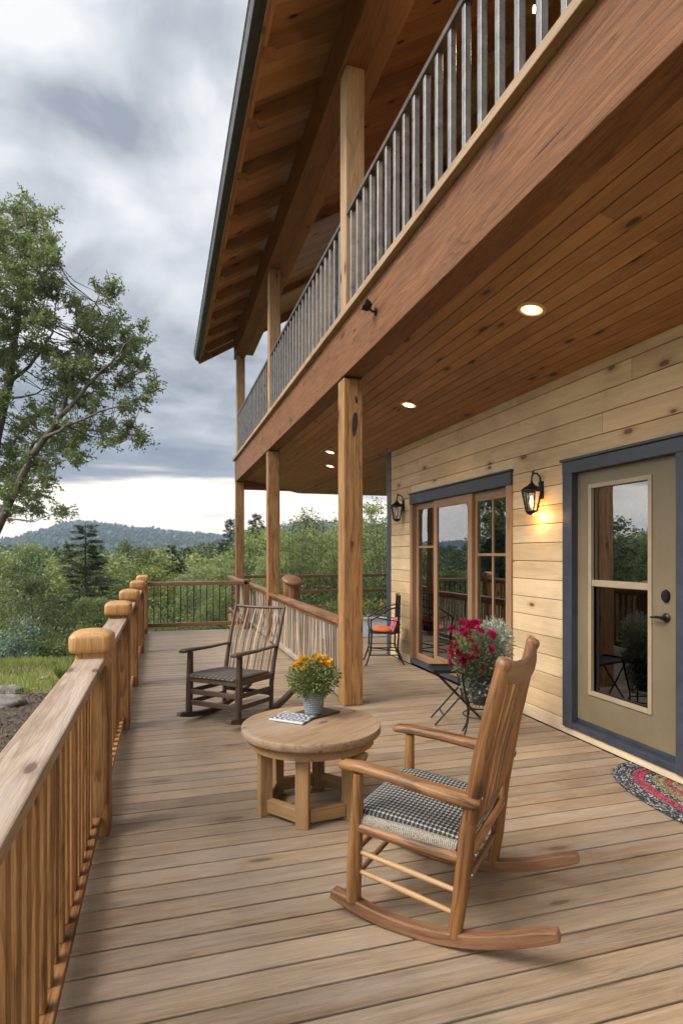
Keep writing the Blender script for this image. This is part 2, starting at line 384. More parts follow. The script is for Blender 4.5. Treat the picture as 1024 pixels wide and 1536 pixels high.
    def rock(s, c, rx, ry, rz, seed, n=14, m=9):
        c = Vector(c); vs = []; fs = []; o = Vector((seed * 3.1, seed * 1.7, 0))
        for i in range(m + 1):
            th = math.pi * i / m
            for k in range(n):
                a = 2 * math.pi * k / n
                d = Vector((math.sin(th) * math.cos(a), math.sin(th) * math.sin(a), math.cos(th)))
                q = 1 + .35 * mnoise.noise(d * 1.6 + o) + .15 * mnoise.noise(d * 4 + o)
                vs.append(c + Vector((d.x * rx, d.y * ry, d.z * rz)) * q)
        for i in range(m):
            for k in range(n):
                k2 = (k + 1) % n; fs.append((i * n + k, (i + 1) * n + k, (i + 1) * n + k2, i * n + k2))
        s.add(vs, fs, vs, .5)
    def build(s, name, mat, parent=None, local=False, bevel=0, smooth=None, seg=2):
        me = bpy.data.meshes.new(name)
        v = s.v
        if parent is not None and not local:
            inv = ROOT[parent.name].inverted(); v = [tuple(inv @ Vector(p)) for p in v]
        me.from_pydata(v, [], s.f)
        a = me.attributes.new('g', 'FLOAT_VECTOR', 'POINT'); a.data.foreach_set('vector', [q for p in s.g for q in p])
        b = me.attributes.new('rnd', 'FLOAT', 'POINT'); b.data.foreach_set('value', s.r)
        me.materials.append(mat if not isinstance(mat, str) else M[mat])
        if smooth is not None:
            me.shade_smooth(); me.set_sharp_from_angle(angle=rad(smooth))
        me.update()
        ob = bpy.data.objects.new(name, me); COL.objects.link(ob)
        if parent is not None:
            ob.parent = parent; ROOT[ob.name] = ROOT[parent.name]
        else: ROOT[ob.name] = Matrix.Identity(4)
        if bevel:
            md = ob.modifiers.new('edge', 'BEVEL'); md.width = bevel; md.segments = seg; md.limit_method = 'ANGLE'; md.angle_limit = rad(40)
        return ob
ROOT = {}
def tag(o, label=None, cat=None, group=None, kind=None):
    if label: o['label'] = label
    if cat: o['category'] = cat
    if group: o['group'] = group
    if kind: o['kind'] = kind
    return o
def thing(name, label, cat, loc=(0, 0, 0), rz=0.0, group=None):
    o = bpy.data.objects.new(name, None); COL.objects.link(o); o.empty_display_size = .1
    o.location = loc; o.rotation_euler = (0, 0, rz)
    ROOT[o.name] = Matrix.Translation(loc) @ Matrix.Rotation(rz, 4, 'Z')
    return tag(o, label, cat, group)
KIDS = {}
def copy_tree(o, parent=None):
    c = o.copy(); COL.objects.link(c)
    if parent is not None: c.parent = parent
    for ch in list(o.children): copy_tree(ch, c)
    return c
def one(name, mb, mat, label, cat, group=None, kind=None, bevel=0, smooth=None):
    """single-mesh thing, origin moved to its base"""
    xs = [p[0] for p in mb.v]; ys = [p[1] for p in mb.v]; zs = [p[2] for p in mb.v]
    c = Vector(((min(xs) + max(xs)) / 2, (min(ys) + max(ys)) / 2, min(zs)))
    mb.v = [tuple(Vector(p) - c) for p in mb.v]
    o = mb.build(name, mat, None, bevel=bevel, smooth=smooth); o.location = c
    return tag(o, label, cat, group, kind)
def lerp(a, b, t): return a + (b - a) * t
def sstep(a, b, x):
    t = max(0, min(1, (x - a) / (b - a))); return t * t * (3 - 2 * t)
def interp(tab, x):
    if x <= tab[0][0]: return tab[0][1]
    for (a, p), (b, q) in zip(tab, tab[1:]):
        if x <= b: return p + (q - p) * (x - a) / (b - a)
    return tab[-1][1]
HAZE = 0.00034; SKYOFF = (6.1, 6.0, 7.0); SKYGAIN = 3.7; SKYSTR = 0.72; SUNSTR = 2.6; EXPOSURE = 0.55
# ================================================================== DECK
XW = 3.30      # face of the house wall
DY1 = 12.2     # far edge of the open deck
def deck():
    mb = MB(3); y = -1.3
    while y < 15.4:
        y1 = y + .129
        x0 = -.47 if y1 <= DY1 + .1 else 1.62
        x1 = XW - .025 if y < 8.55 else 8.6
        # a board is one or two lengths
        cuts = [x0]
        if x1 - x0 > 4.5: cuts.append(mb.R.choice((3.3, 4.1, 5.0)))
        cuts.append(x1)
        for a, b in zip(cuts, cuts[1:]):
            mb.box((a + .0012, y, -.036), (b - .0012, y1, mb.R.uniform(-.0006, .0006)), 'x')
        y += .140
    d = mb.build('deck', 'deck', bevel=.004); tag(d, kind='structure')
    f = MB(5)
    f.box((-.475, -1.4, -.30), (-.505, DY1 + .12, -.012), 'y')
    f.box((-.505, DY1 + .12, -.30), (1.62, DY1 + .15, -.012), 'x')
    f.box((1.59, DY1 + .15, -.30), (1.62, 15.42, -.012), 'y'); f.box((1.62, 15.42, -.30), (8.6, 15.45, -.012), 'x')
    for yy in range(0, 9): f.box((-.47, -1.2 + yy * 1.68, -.24), (8.5 if yy > 6 else 3.25, -1.15 + yy * 1.68, -.045), 'x')
    tag(f.build('deck_framing', 'rafter', bevel=.003), kind='structure')
deck()

# ================================================================== HOUSE
house = thing('timber_house', 'two storey timber house with pale plank siding, red brown beam and overhanging roof', 'house', (XW, 3.0, 0))
# ---- siding
DO = (3.05, 4.37, 0.0, 2.30)      # door opening incl. casing  (y0,y1,z0,z1)
WO = (5.18, 7.70, 0.0, 2.335)     # window opening incl. casing
wl = MB(8); zrow = .115; H = .168; row = 0
YN, YF = -2.0, 8.60
while zrow < 3.2:
    z0, z1 = zrow + .0025, min(zrow + H - .0025, 3.19)
    segs = [(YN, YF - .135)]
    for (a, b, c, d) in (DO, WO):
        if z0 < d - .01 and z1 > c:
            ns = []
            for (p, q) in segs:
                if a > p: ns.append((p, min(q, a)))
                if b < q: ns.append((max(p, b), q))
            segs = [s for s in ns if s[1] - s[0] > .01]
    for (p, q) in segs:
        k = p; first = True
        while k < q - .02:
            e = k + (wl.R.uniform(.7, 2.6) if first else wl.R.uniform(1.7, 3.1)); first = False
            if q - e < .5: e = q
            zz1 = z1; zz0 = z0
            for (a, b, c, d) in (DO, WO):          # boards that meet a casing head are notched to its height
                if p >= a - .01 and q <= b + .01: zz0 = max(z0, d)
            wl.box((XW, k + .0015, zz0), (XW + .022, e - .0015, zz1), 'y')
            k = e
    # pieces of a row above a casing head that ends inside the row
    for (a, b, c, d) in (DO, WO):
        if z0 < d - .01 < z1 - .012:
            wl.box((XW, a + .002, d + .002), (XW + .022, b - .002, z1), 'y')
    zrow += H; row += 1
wall = wl.build('wall', 'siding', house, bevel=.003)
cb = MB(9)
for (p, q, z0, z1) in ((YN, DO[0], 0, 3.2), (DO[0], DO[1], DO[3], 3.2), (DO[1], WO[0], 0, 3.2), (WO[0], WO[1], WO[3], 3.2), (WO[1], YF, 0, 3.2)):
    cb.box((XW + .026, p, z0 - (.25 if z0 == 0 else -.003)), (XW + .14, q, z1), 'y')
cb.box((XW + .142, YF - .15, -.25), (8.4, YF, 3.2), 'x')
cb.build('wall_core', 'black', house)
for a in (((XW - .012, YN, 0.002), (XW + .022, DO[0], .112)), ((XW - .012, DO[1], .002), (XW + .022, WO[0], .112)), ((XW - .014, DO[0], .002), (XW + .05, DO[1], .062)), ((XW - .012, WO[1], .002), (XW + .022, YF - .135, .112))):
    bb = MB(int(a[0][1] * 10) + 30); bb.box(*a, 'y'); bb.build('base_board', 'basebd', house, bevel=.003)
ct = MB(11); ct.box((XW - .012, YF - .135, .0), (XW + .024, YF + .012, 3.06), 'z'); ct.box((XW + .024, YF, .0), (XW + .15, YF + .012, 3.06), 'z')
ct.build('corner_board', 'slate', house, bevel=.003)
# ---- dark rooms behind the glass
rm = MB(12)
rm.box((8.2, YN, -.2), (8.3, YF - .16, 3.2), 'y'); rm.box((XW + .15, YN, .03), (8.2, YF - .16, .05), 'y'); rm.box((XW + .15, YN, 2.75), (8.2, YF - .16, 2.8), 'y')
rm.box((XW + .15, YN, .05), (8.2, YN + .05, 2.75), 'x'); rm.box((XW + .15, 4.72, .05), (8.2, 4.8, 2.75), 'x'); rm.box((XW + .15, YF - .2, .05), (8.2, YF - .16, 2.75), 'x')
rm.build('interior_wall', 'dark_room', house)
# ---- door
dc = MB(13)
dc.box((XW - .035, 4.25, .062), (XW + .10, 4.37, 2.20), 'z'); dc.box((XW - .035, 3.05, .062), (XW + .10, 3.19, 2.20), 'z')
dc.box((XW - .038, 3.05, 2.20), (XW + .10, 4.37, 2.30), 'y')
dc.box((XW - .03, 3.19, .064), (XW + .10, 4.25, .115), 'y'); dc.box((XW + .03, 3.19, .115), (XW + .12, 4.25, .150), 'y')
dc.box((XW - .052, 3.03, 2.303), (XW + .0, 4.39, 2.325), 'y')
casing = dc.build('door_casing', 'slate', house, bevel=.004)
dm = MB(14); GX = XW + .028
Y0, Y1, Z0, Z1 = 3.19, 4.25, .152, 2.20
gy0, gy1, gz0, gz1 = 3.47, 4.09, .40, 2.07
for a in (((GX, Y0, Z0), (GX + .045, gy0, Z1)), ((GX, gy1, Z0), (GX + .045, Y1, Z1))): dm.box(*a, 'z')
for a in (((GX, gy0, Z0), (GX + .045, gy1, gz0)), ((GX, gy0, gz1), (GX + .045, gy1, Z1))): dm.box(*a, 'y')
door = dm.build('door', 'doorpaint', house)
mo = MB(15)
w = .034
for a, ax in ((((GX - .012, gy0 - .02, gz0 - .02), (GX + .02, gy0 + w - .02, gz1 + .02)), 'z'), (((GX - .012, gy1 - w + .02, gz0 - .02), (GX + .02, gy1 + .02, gz1 + .02)), 'z'),
              (((GX - .012, gy0 + w - .02, gz0 - .02), (GX + .02, gy1 - w + .02, gz0 + w - .02)), 'y'), (((GX - .012, gy0 + w - .02, gz1 - w + .02), (GX + .02, gy1 - w + .02, gz1 + .02)), 'y')):
    mo.box(*a, ax)
mo.build('glazing_frame', 'doormould', door, bevel=.004)
rl = MB(16); rl.box((GX - .004, gy0 + .014, 1.265), (GX + .03, gy1 - .014, 1.315), 'y'); rl.build('glazing_bar', 'doormould', door, bevel=.003)
pn = MB(17); pn.box((GX + .022, gy0 - .01, 1.30), (GX + .026, gy1 + .01, gz1), 'y'); pn.build('pane', 'glass', door)
pn = MB(17); pn.box((GX + .030, gy0 - .01, gz0 - .01), (GX + .034, gy1 + .01, 1.29), 'y'); pn.build('pane', 'screen', door)
# deadbolt and lever
hk = MB(18); hk.lathe([(.0, 0), (.032, 0), (.034, .008), (.028, .022), (.0, .024)], (0, 0, 0), 20, sy=1.35)
def to_wall(mb, p):   # lathe axis z -> -x at p
    mb.v = [(p[0] - z, p[1] + x, p[2] + y) for x, y, z in mb.v]
to_wall(hk, (GX, 3.325, 1.235)); hk.build('deadbolt', 'iron', door, smooth=40)
hk = MB(19); hk.lathe([(.0, 0), (.033, 0), (.034, .006), (.02, .012), (.014, .022), (.016, .045), (.0, .05)], (0, 0, 0), 20)
to_wall(hk, (GX, 3.325, 1.085))
hk.tube([(GX - .042, 3.318, 1.085), (GX - .048, 3.36, 1.088), (GX - .045, 3.40, 1.083), (GX - .042, 3.425, 1.08)], [.012, .013, .011, .008], 10, sq=.8)
hk.build('handle', 'iron', door, smooth=40)
# furniture silhouette / curtain inside
cu = MB(20)
for k in range(9): cu.tube([(XW + .5, 3.35 + k * .035, .1), (XW + .52, 3.36 + k * .035, 1.2), (XW + .5, 3.35 + k * .035, 2.5)], .02, 8)
cu.build('curtain', 'curtain', house, smooth=60)
# ---- sliding window
wc = MB(21)
wc.box((XW - .03, WO[0], 2.205), (XW + .12, WO[1], 2.335), 'y'); wc.box((XW - .045, WO[0] - .02, 2.338), (XW + .02, WO[1] + .02, 2.358), 'y')
wc.build('window_head', 'slate', house, bevel=.004)
wc = MB(23); wc.box((XW - .02, WO[0], .02), (XW + .10, WO[1], .075), 'y'); wc.build('window_sill', 'slate', house, bevel=.004)
wj = MB(22)
wj.box((XW - .022, WO[0], .076), (XW + .12, WO[0] + .095, 2.204), 'z'); wj.build('window_jamb', 'frame', house, bevel=.004); wj = MB(23); wj.box((XW - .022, WO[1] - .08, .076), (XW + .12, WO[1], 2.204), 'z')
wj.build('window_jamb', 'frame', house, bevel=.004)
def sash(y0, y1, x, wst, wrail, bars, bottom=.10):
    s = MB(int(y0 * 100)); z0, z1 = .078, 2.202; t = .038
    s.box((x, y0, z0), (x + t, y0 + wst, z1), 'z'); s.box((x, y1 - wst, z0), (x + t, y1, z1), 'z')
    s.box((x, y0 + wst, z0), (x + t, y1 - wst, z0 + bottom), 'y'); s.box((x, y0 + wst, z1 - wrail), (x + t, y1 - wst, z1), 'y')
    o = s.build('window', 'frame', house, bevel=.004)
    b = MB(4)
    for kind, p in bars:
        if kind == 'h': b.box((x + .004, y0 + wst, p), (x + t - .01, y1 - wst, p + .03), 'y')
        else: b.box((x + .006, p, z0 + bottom), (x + t - .012, p + .028, z1 - wrail), 'z')
    if bars: b.build('glazing_bar', 'frame', o, bevel=.003)
    g = MB(5); g.box((x + .016, y0 + wst - .01, z0 + bottom - .01), (x + .020, y1 - wst + .01, z1 - wrail + .01), 'y'); g.build('pane', 'glass', o)
sash(6.93, 7.62, XW + .040, .075, .08, [('h', 1.60)], .09)
sash(6.00, 6.98, XW - .001, .095, .10, [], .16)
sash(5.275, 6.03, XW + .040, .08, .10, [('h', 1.50), ('v', 5.62)], .12)
iw = MB(6)
for yy in (6.42, 6.60, 5.50): iw.box((XW + .20, yy, .08), (XW + .24, yy + .05, 2.6), 'z')
iw.build('inner_frame', 'slate', house)
cu = MB(7)
for k in range(12): cu.tube([(XW + .45, 5.32 + k * .04, .1), (XW + .47, 5.33 + k * .04, 2.5)], .024, 8)
cu.build('curtain', 'curtain', house, smooth=60); cu = MB(8)
for k in range(8): cu.tube([(XW + .45, 7.15 + k * .04, .1), (XW + .47, 7.16 + k * .04, 2.5)], .024, 8)
cu.build('curtain', 'curtain', house, smooth=60)

# ---- porch posts
PY = (5.83, 10.30, 15.0); PX = 1.83
for i, y in enumerate(PY):
    m = MB(60 + i); w = .205; o = Vector((0, 0, 0))
    z0 = 0 if i < 2 else -6
    m.bar((PX, y, z0), (PX, y, 3.285), w, w, (0, 1, 0))
    m.g = [(p[0], p[1] * 1.0, p[2]) for p in m.g]
    ob = m.build('post', 'post', house, bevel=.012, seg=3)
    br = MB(64); br.box((PX - .09, y - .09, 3.285), (PX + .09, y + .09, 3.302), 'x'); br.build('post_plate', 'iron', house)
    if i == 0:
        # the big open knot on the near face and a smaller one on top
        kb = MB(65)
        for (xx, zz, rx, rz) in ((PX + .015, 2.83, .028, .125), (PX + .03, 3.07, .012, .04)):
            n = 26; c = Vector((xx, y - w / 2 - .0015, zz)); vs = [c]
            for k in range(n):
                a = 6.283 * k / n; q = 1 + .16 * math.sin(a * 2 + zz * 9) + .08 * math.sin(a * 3 + 1)
                vs.append(c + Vector((math.cos(a) * rx * q, .0, math.sin(a) * rz * q)))
            kb.add(vs, [(0, 1 + k, 1 + (k + 1) % n) for k in range(n)], vs, .3)
        kb.build('knot', plain('dark_knot', (.035, .020, .012), .7, 0, .6, 40, .8), ob)
# ---- main beam, cap, back beam
bm = MB(70); bm.bar((1.83, -1.6, 3.565), (1.83, 15.12, 3.565), .21, .525); beam = bm.build('beam', 'beam', house, bevel=.006)
bc = MB(71); bc.bar((1.81, -1.6, 3.861), (1.81, 15.16, 3.861), .28, .062); bc.build('beam_cap', 'cap', house, bevel=.005)
b2 = MB(72); b2.bar((1.94, 15.0, 3.30), (8.6, 15.0, 3.30), .20, .36); b2.build('back_beam', 'beam', house, bevel=.005)
# ---- porch ceiling: boards along the wall
cl = MB(73); n = 13
def cz(x): return lerp(3.345, 3.05, min(1, (x - 1.965) / (XW - 1.965)))
for k in range(n):
    xa = 1.972 + (XW - 1.972) * k / n; xb = 1.972 + (XW - 1.972) * (k + 1) / n - .0026
    y = -1.6
    while y < 14.9:
        e = min(14.9, y + cl.R.uniform(2.6, 4.6)); xm = (xa + xb) / 2
        cl.bar((xm, y, cz(xm) + .009), (xm, e - .001, cz(xm) + .009), xb - xa, .018, (-(.2955 / 1.335) * -1, 0, 1)); y = e
for k in range(48):
    xa = XW + .02 + k * .11
    cl.bar((xa + .053, YF + .0, 3.059), (xa + .053, 14.9, 3.059), .106, .018)
cl.build('porch_ceiling', 'ceil', house, bevel=.002, seg=1)
cv = MB(74); cv.box((1.94, -1.6, 3.44), (8.6, 15.1, 3.56), 'x'); cv.build('balcony_floor', 'cap', house)
ci = MB(78); ci.box((1.935, -1.6, 3.385), (1.985, 14.9, 3.395), 'y'); ci.build('shadow_gap', 'black', house)
# ---- upper storey
for i, y in enumerate(PY):
    m = MB(80 + i); m.bar((1.85, y, 3.892), (1.85, y, 6.42), .20, .20, (0, 1, 0)); m.build('upper_post', 'paleposts', house, bevel=.012, seg=3)
up = MB(84); up.box((4.8, -2, 3.56), (4.9, 12.5, 8.6), 'y'); up.build('upper_wall', 'soffit', house)
SL = .60
def zu(x): return 6.92 + SL * (x - 1.73)
pl = MB(85); pl.bar((1.85, -1.6, 6.67), (1.85, 15.3, 6.67), .26, .50); pl.build('eave_beam', 'beam', house, bevel=.012)
pl = MB(86); pl.bar((2.10, -1.6, 6.78), (2.10, 15.25, 6.78), .20, .46); pl.build('inner_beam', 'rafter', house, bevel=.01)
EX = .93; RX = 6.2
rf = MB(87); y = -1.7
nv = Vector((-SL, 0, 1)).normalized()
while y < 15.75:
    e = y + .178; a = Vector((EX, 0, zu(EX) + .21)); b = Vector((RX, 0, zu(RX) + .21)); ym = (y + e) / 2 - .002
    rf.bar((a.x, ym, a.z), (b.x, ym, b.z), .1735, .02, nv); y = e
roof = rf.build('roof', 'soffit', house, bevel=.002, seg=1)
rt = MB(88)
A = Vector((EX - .06, 0, zu(EX - .06) + .26)); B = Vector((RX, 0, zu(RX) + .26)); C = Vector((11.5, 0, zu(EX)))
for p, q in ((A, B), (B, C)):
    nn = Vector((-(q.z - p.z), 0, q.x - p.x)).normalized()
    rt.bar((p.x, 7.05, p.z), (q.x, 7.05, q.z), 17.5, .06, nn)
rt.build('roof_covering', 'roofing', roof)
fa = MB(89); fa.box((EX - .035, -1.7, zu(EX) + .0), (EX, 15.78, zu(EX) + .26), 'y')
fa.build('fascia', 'rafter', roof, bevel=.004)
fb = MB(90); fb.box((EX, -1.7, zu(EX) + .11), (EX + .06, 15.75, zu(EX) + .17), 'y'); fb.build('eave_trim', 'soffit', roof, bevel=.003)
gt = MB(91); gp = [(0, 0), (0, -.13), (-.03, -.15), (-.085, -.145), (-.105, -.10), (-.11, .0), (-.125, .0), (-.12, -.11), (-.095, -.16), (-.03, -.166), (.0, -.166)]
gp = [(0, .02), (-.015, .02), (-.015, -.12), (-.085, -.12), (-.10, .02), (-.125, .02), (-.125, -.05), (-.105, -.13), (-.06, -.16), (0, -.16)]
gt.prism(gp, (EX - .035, 0, zu(EX) + .19), (1, 0, 0), (0, 0, 1), (0, 1, 0), -1.7, 15.82); gt.build('gutter', 'gutter', roof, smooth=30)
dr = MB(92); dr.bar((EX - .168, -1.7, zu(EX) + .215), (EX - .168, 15.82, zu(EX) + .215), .012, .035); dr.build('drip_edge', 'drip', roof)
ge = MB(93)
ge.bar((EX - .1, 15.80, zu(EX - .1) + .13), (RX, 15.80, zu(RX) + .13), .05, .28, nv); ge.build('barge_board', 'rafter', roof, bevel=.004)
for k in range(16):
    y = -.2 + 1.03 * k; m = MB(100 + k); c, s = math.cos(math.atan(SL)), math.sin(math.atan(SL))
    L = (1.86 - EX - .05) / c
    prof = [(0, .198), (0, .10), (.02, .07), (.06, .055), (.095, .05), (.115, .03), (.13, .0), (L, 0), (L, .198)]
    m.prism(prof, (EX + .05, y, zu(EX + .05)), (c, 0, s), (-s, 0, c), (0, 1, 0), -.075, .075)
    m.build('rafter', 'rafter', roof, bevel=.006)
for k, y in enumerate((1.0, 4.2, 7.4, 10.6, 13.8)):
    m = MB(130 + k); m.bar((2.2, y, zu(2.2) + .13), (6.1, y, zu(6.1) + .13), .12, .14, nv); m.build('purlin', 'rafter', roof, bevel=.006)

# ================================================================== RAILINGS
def cap_profile():
    # half-width, z  (rounded-square lathe)
    return [(.080, 0), (.104, .004), (.110, .012), (.113, .030), (.113, .080), (.109, .092), (.100, .102), (.074, .115), (.035, .123), (.006, .125)]
def railpost(root, x, y, w=.19, top=.985, seed=0, z0=.0):
    m = MB(200 + seed); m.bar((x, y, z0), (x, y, top - .06), w, w, (0, 1, 0)); 
    p = m.build('post', 'rail', root, bevel=.012, seg=3)
    m = MB(220 + seed); m.lathe([(w * .505, -.003), (w * .50, .01), (w * .44, .028), (w * .415, .05), (w * .425, .070)], (x, y, top - .06), 40, 7.0); m.build('neck', 'rail', p, smooth=50)
    m = MB(240 + seed); m.lathe(cap_profile(), (x, y, top + .008), 40, 5.6); m.build('cap', 'capwood', p, smooth=50)
dr = thing('deck_railing', 'orange brown wooden deck railing with square balusters and capped posts along open edge', 'railing', (-.37, 3.55, 0))
RXc = -.37
YS = (.35, 3.55, 5.60, 7.40, 9.75, 12.1)
for i, y in enumerate(YS): railpost(dr, RXc, y, seed=i)
for i in range(5):
    a, b = YS[i] + .096, YS[i + 1] - .096
    if i == 0: a = -.3
    m = MB(260 + i); m.bar((RXc, a, .945), (RXc, b, .945), .145, .042); m.build('top_rail', 'toprail', dr, bevel=.006)
    m = MB(266 + i); m.bar((RXc, a, .898), (RXc, b, .898), .04, .05); m.bar((RXc + .0, a, .095), (RXc, b, .095), .105, .036); m.build('lower_rail', 'rail', dr, bevel=.004)
    n = round((b - a) / .118)
    for k in range(1, n):
        y = a + (b - a) * k / n
        if y < .45: continue
        m = MB(300 + i * 60 + k); m.bar((RXc + R.uniform(-.002, .002), y, .113), (RXc, y, .875), .046, .046, (0, 1, 0)); m.build('baluster', 'rail', dr, bevel=.003, seg=1)

br = thing('back_railing', 'dark stained railing with thin balusters across the far end of the deck', 'railing', (.6, DY1, 0))
m = MB(400); m.bar((-.28, DY1, .935), (1.66, DY1, .935), .12, .075); m.bar((1.62, DY1 + .06, .935), (1.62, 15.34, .935), .10, .07); m.bar((1.56, 15.34, .935), (8.5, 15.34, .935), .12, .075); m.build('top_rail', 'rocker', br, bevel=.012)
m = MB(401); m.bar((-.28, DY1, .13), (1.66, DY1, .13), .08, .075); m.bar((1.62, DY1 + .04, .13), (1.62, 15.3, .13), .08, .06); m.bar((1.58, 15.34, .13), (8.5, 15.34, .13), .08, .07); m.bar((1.66, 15.34, .53), (8.5, 15.34, .53), .07, .07); m.build('lower_rail', 'rocker', br, bevel=.01)
for k in range(15):
    m = MB(410 + k); x = -.16 + k * .125
    m.bar((x, DY1, .16), (x, DY1, .90), .016, .016, (0, 1, 0)); m.build('baluster', 'iron', br)
m = MB(430); m.bar((1.62, DY1, 0), (1.62, DY1, 1.0), .12, .12, (0, 1, 0)); m.bar((5.0, 15.34, 0), (5.0, 15.34, .9), .12, .12, (0, 1, 0)); m.build('post', 'rocker', br, bevel=.01)

pr = thing('porch_railing', 'low railing of weathered grey sticks under pale handrail between porch posts', 'railing', (PX, 8.0, 0))
for i, (a, b, z) in enumerate(((5.94, 10.19, .82), (10.41, 14.89, .86))):
    m = MB(440 + i); m.bar((PX - .02, a, z), (PX - .02, b, z), .15, .05); m.bar((PX - .02, a, z - .055), (PX - .02, b, z - .055), .05, .06); m.build('handrail', 'chair', pr, bevel=.012, seg=3)
    m = MB(442 + i); m.bar((PX - .02, a, .07), (PX - .02, b, .07), .10, .07); m.build('lower_rail', 'stick', pr, bevel=.008)
    n = 43 if i == 0 else 34
    for k in range(n):
        m = MB(450 + 60 * i + k); y = a + .06 + (b - a - .12) * k / (n - 1) + m.R.uniform(-.012, .012); dx = m.R.uniform(-.012, .012); r = m.R.uniform(.011, .019)
        m.tube([(PX - .02 + dx, y, .10), (PX - .02 + dx * -.5 + m.R.uniform(-.006, .006), y + m.R.uniform(-.01, .01), .45), (PX - .02 - dx, y + m.R.uniform(-.008, .008), z - .07)], [r, r * .92, r * .85], 7)
        m.build('baluster', 'stick', pr, smooth=60)
m = MB(580); m.bar((PX - .02, 5.94, .82), (PX - .02, 5.96, .82), .17, .08); m.bar((PX - .02, 10.165, .80), (PX - .02, 10.19, .80), .17, .12); m.build('end_block', 'chair', pr, bevel=.01)

bl = thing('balcony_railing', 'balcony railing of bronze square balusters under flat metal handrail on the beam', 'railing', (1.79, 7, 3.892))
bx = 1.79
for i, (a, b) in enumerate(((-1.2, 5.725), (5.935, 10.195), (10.405, 14.895))):
    m = MB(600 + i); m.bar((bx, a, 4.93), (bx, b, 4.93), .07, .045); m.build('top_rail', 'bronzerail', bl, bevel=.004)
    n = round((b - a) / .19)
    for k in range(n):
        y = a + (b - a) * (k + .5) / n
        if y < 1.5: continue
        m = MB(1); m.bar((bx, y, 3.892), (bx, y, 4.908), .042, .042, (0, 1, 0)); m.build('baluster', 'bronze', bl, bevel=.002, seg=1)

# log newel behind the porch railing
lg = thing('log_post', 'thick orange log post with slanted oval top behind the stick railing', 'post', (*at(436, 950, 11.4)[:2], 0))
p = at(437, 900, 11.4); m = MB(640)
m.tube([(p.x, p.y, 0), (p.x, p.y, .4), (p.x + .01, p.y, .98)], [.17, .16, .165], 18); m.build('trunk', 'chair', lg, smooth=50)
m = MB(641); m.lathe([(.16, 0), (.195, .03), (.20, .06), (.18, .085), (.0, .09)], (0, 0, 0), 24)
mt = Matrix.Translation((p.x, p.y - .02, .97)) @ Matrix.Rotation(rad(24), 4, Vector((1, .3, 0)))
m.v = [tuple(mt @ Vector(q)) for q in m.v]; m.build('cap', 'rocker', lg, smooth=50)

# ================================================================== LAMPS
def ceiling_light(px, label):
    # meet the sloped ceiling
    d = 1.0
    for _ in range(60):
        q = at(*px, d); d += (cz(q.x) - q.z) * .9
    q = at(*px, d); sl = math.atan(.2955 / 1.335)
    t = thing('ceiling_light', label, 'ceiling light', tuple(q), 0, 'recessed lights in the porch ceiling')
    mt = Matrix.Translation((q.x, q.y, cz(q.x))) @ Matrix.Rotation(sl, 4, 'Y')
    a = MB(1); a.lathe([(.072, -.002), (.076, -.008), (.095, -.006), (.10, -.001), (.10, .004), (.072, .004)], (0, 0, 0), 32)
    a.v = [tuple(mt @ Vector(p)) for p in a.v]; a.build('trim_ring', 'trim_ring', t, smooth=40)
    a = MB(1); a.lathe([(.001, -.011), (.03, -.010), (.054, -.006), (.054, .002), (.001, .002)], (0, 0, 0), 32)
    a.v = [tuple(mt @ Vector(p)) for p in a.v]; a.build('diffuser', 'led', t, smooth=40)
    a = MB(1); a.lathe([(.054, -.004), (.0725, -.002), (.0725, .002), (.054, .002)], (0, 0, 0), 32)
    a.v = [tuple(mt @ Vector(p)) for p in a.v]; a.build('lens_edge', 'led_edge', t, smooth=40)
    l = bpy.data.lights.new('downlight', 'SPOT'); l.energy = 14; l.color = (1, .76, .48); l.spot_size = rad(130); l.spot_blend = .9; l.shadow_soft_size = .06
    lo = bpy.data.objects.new('downlight', l); COL.objects.link(lo); lo.location = (0, 0, -.03); lo.parent = t
ceiling_light((797, 464), 'round recessed light nearest the glass door in the wooden porch ceiling')
ceiling_light((613, 607), 'round recessed light beside the top of the nearest porch post, in ceiling')
ceiling_light((495, 678), 'small far recessed light, the farther up of two seen between porch posts')
ceiling_light((495, 699), 'small far recessed light just above the dark back beam between porch posts')

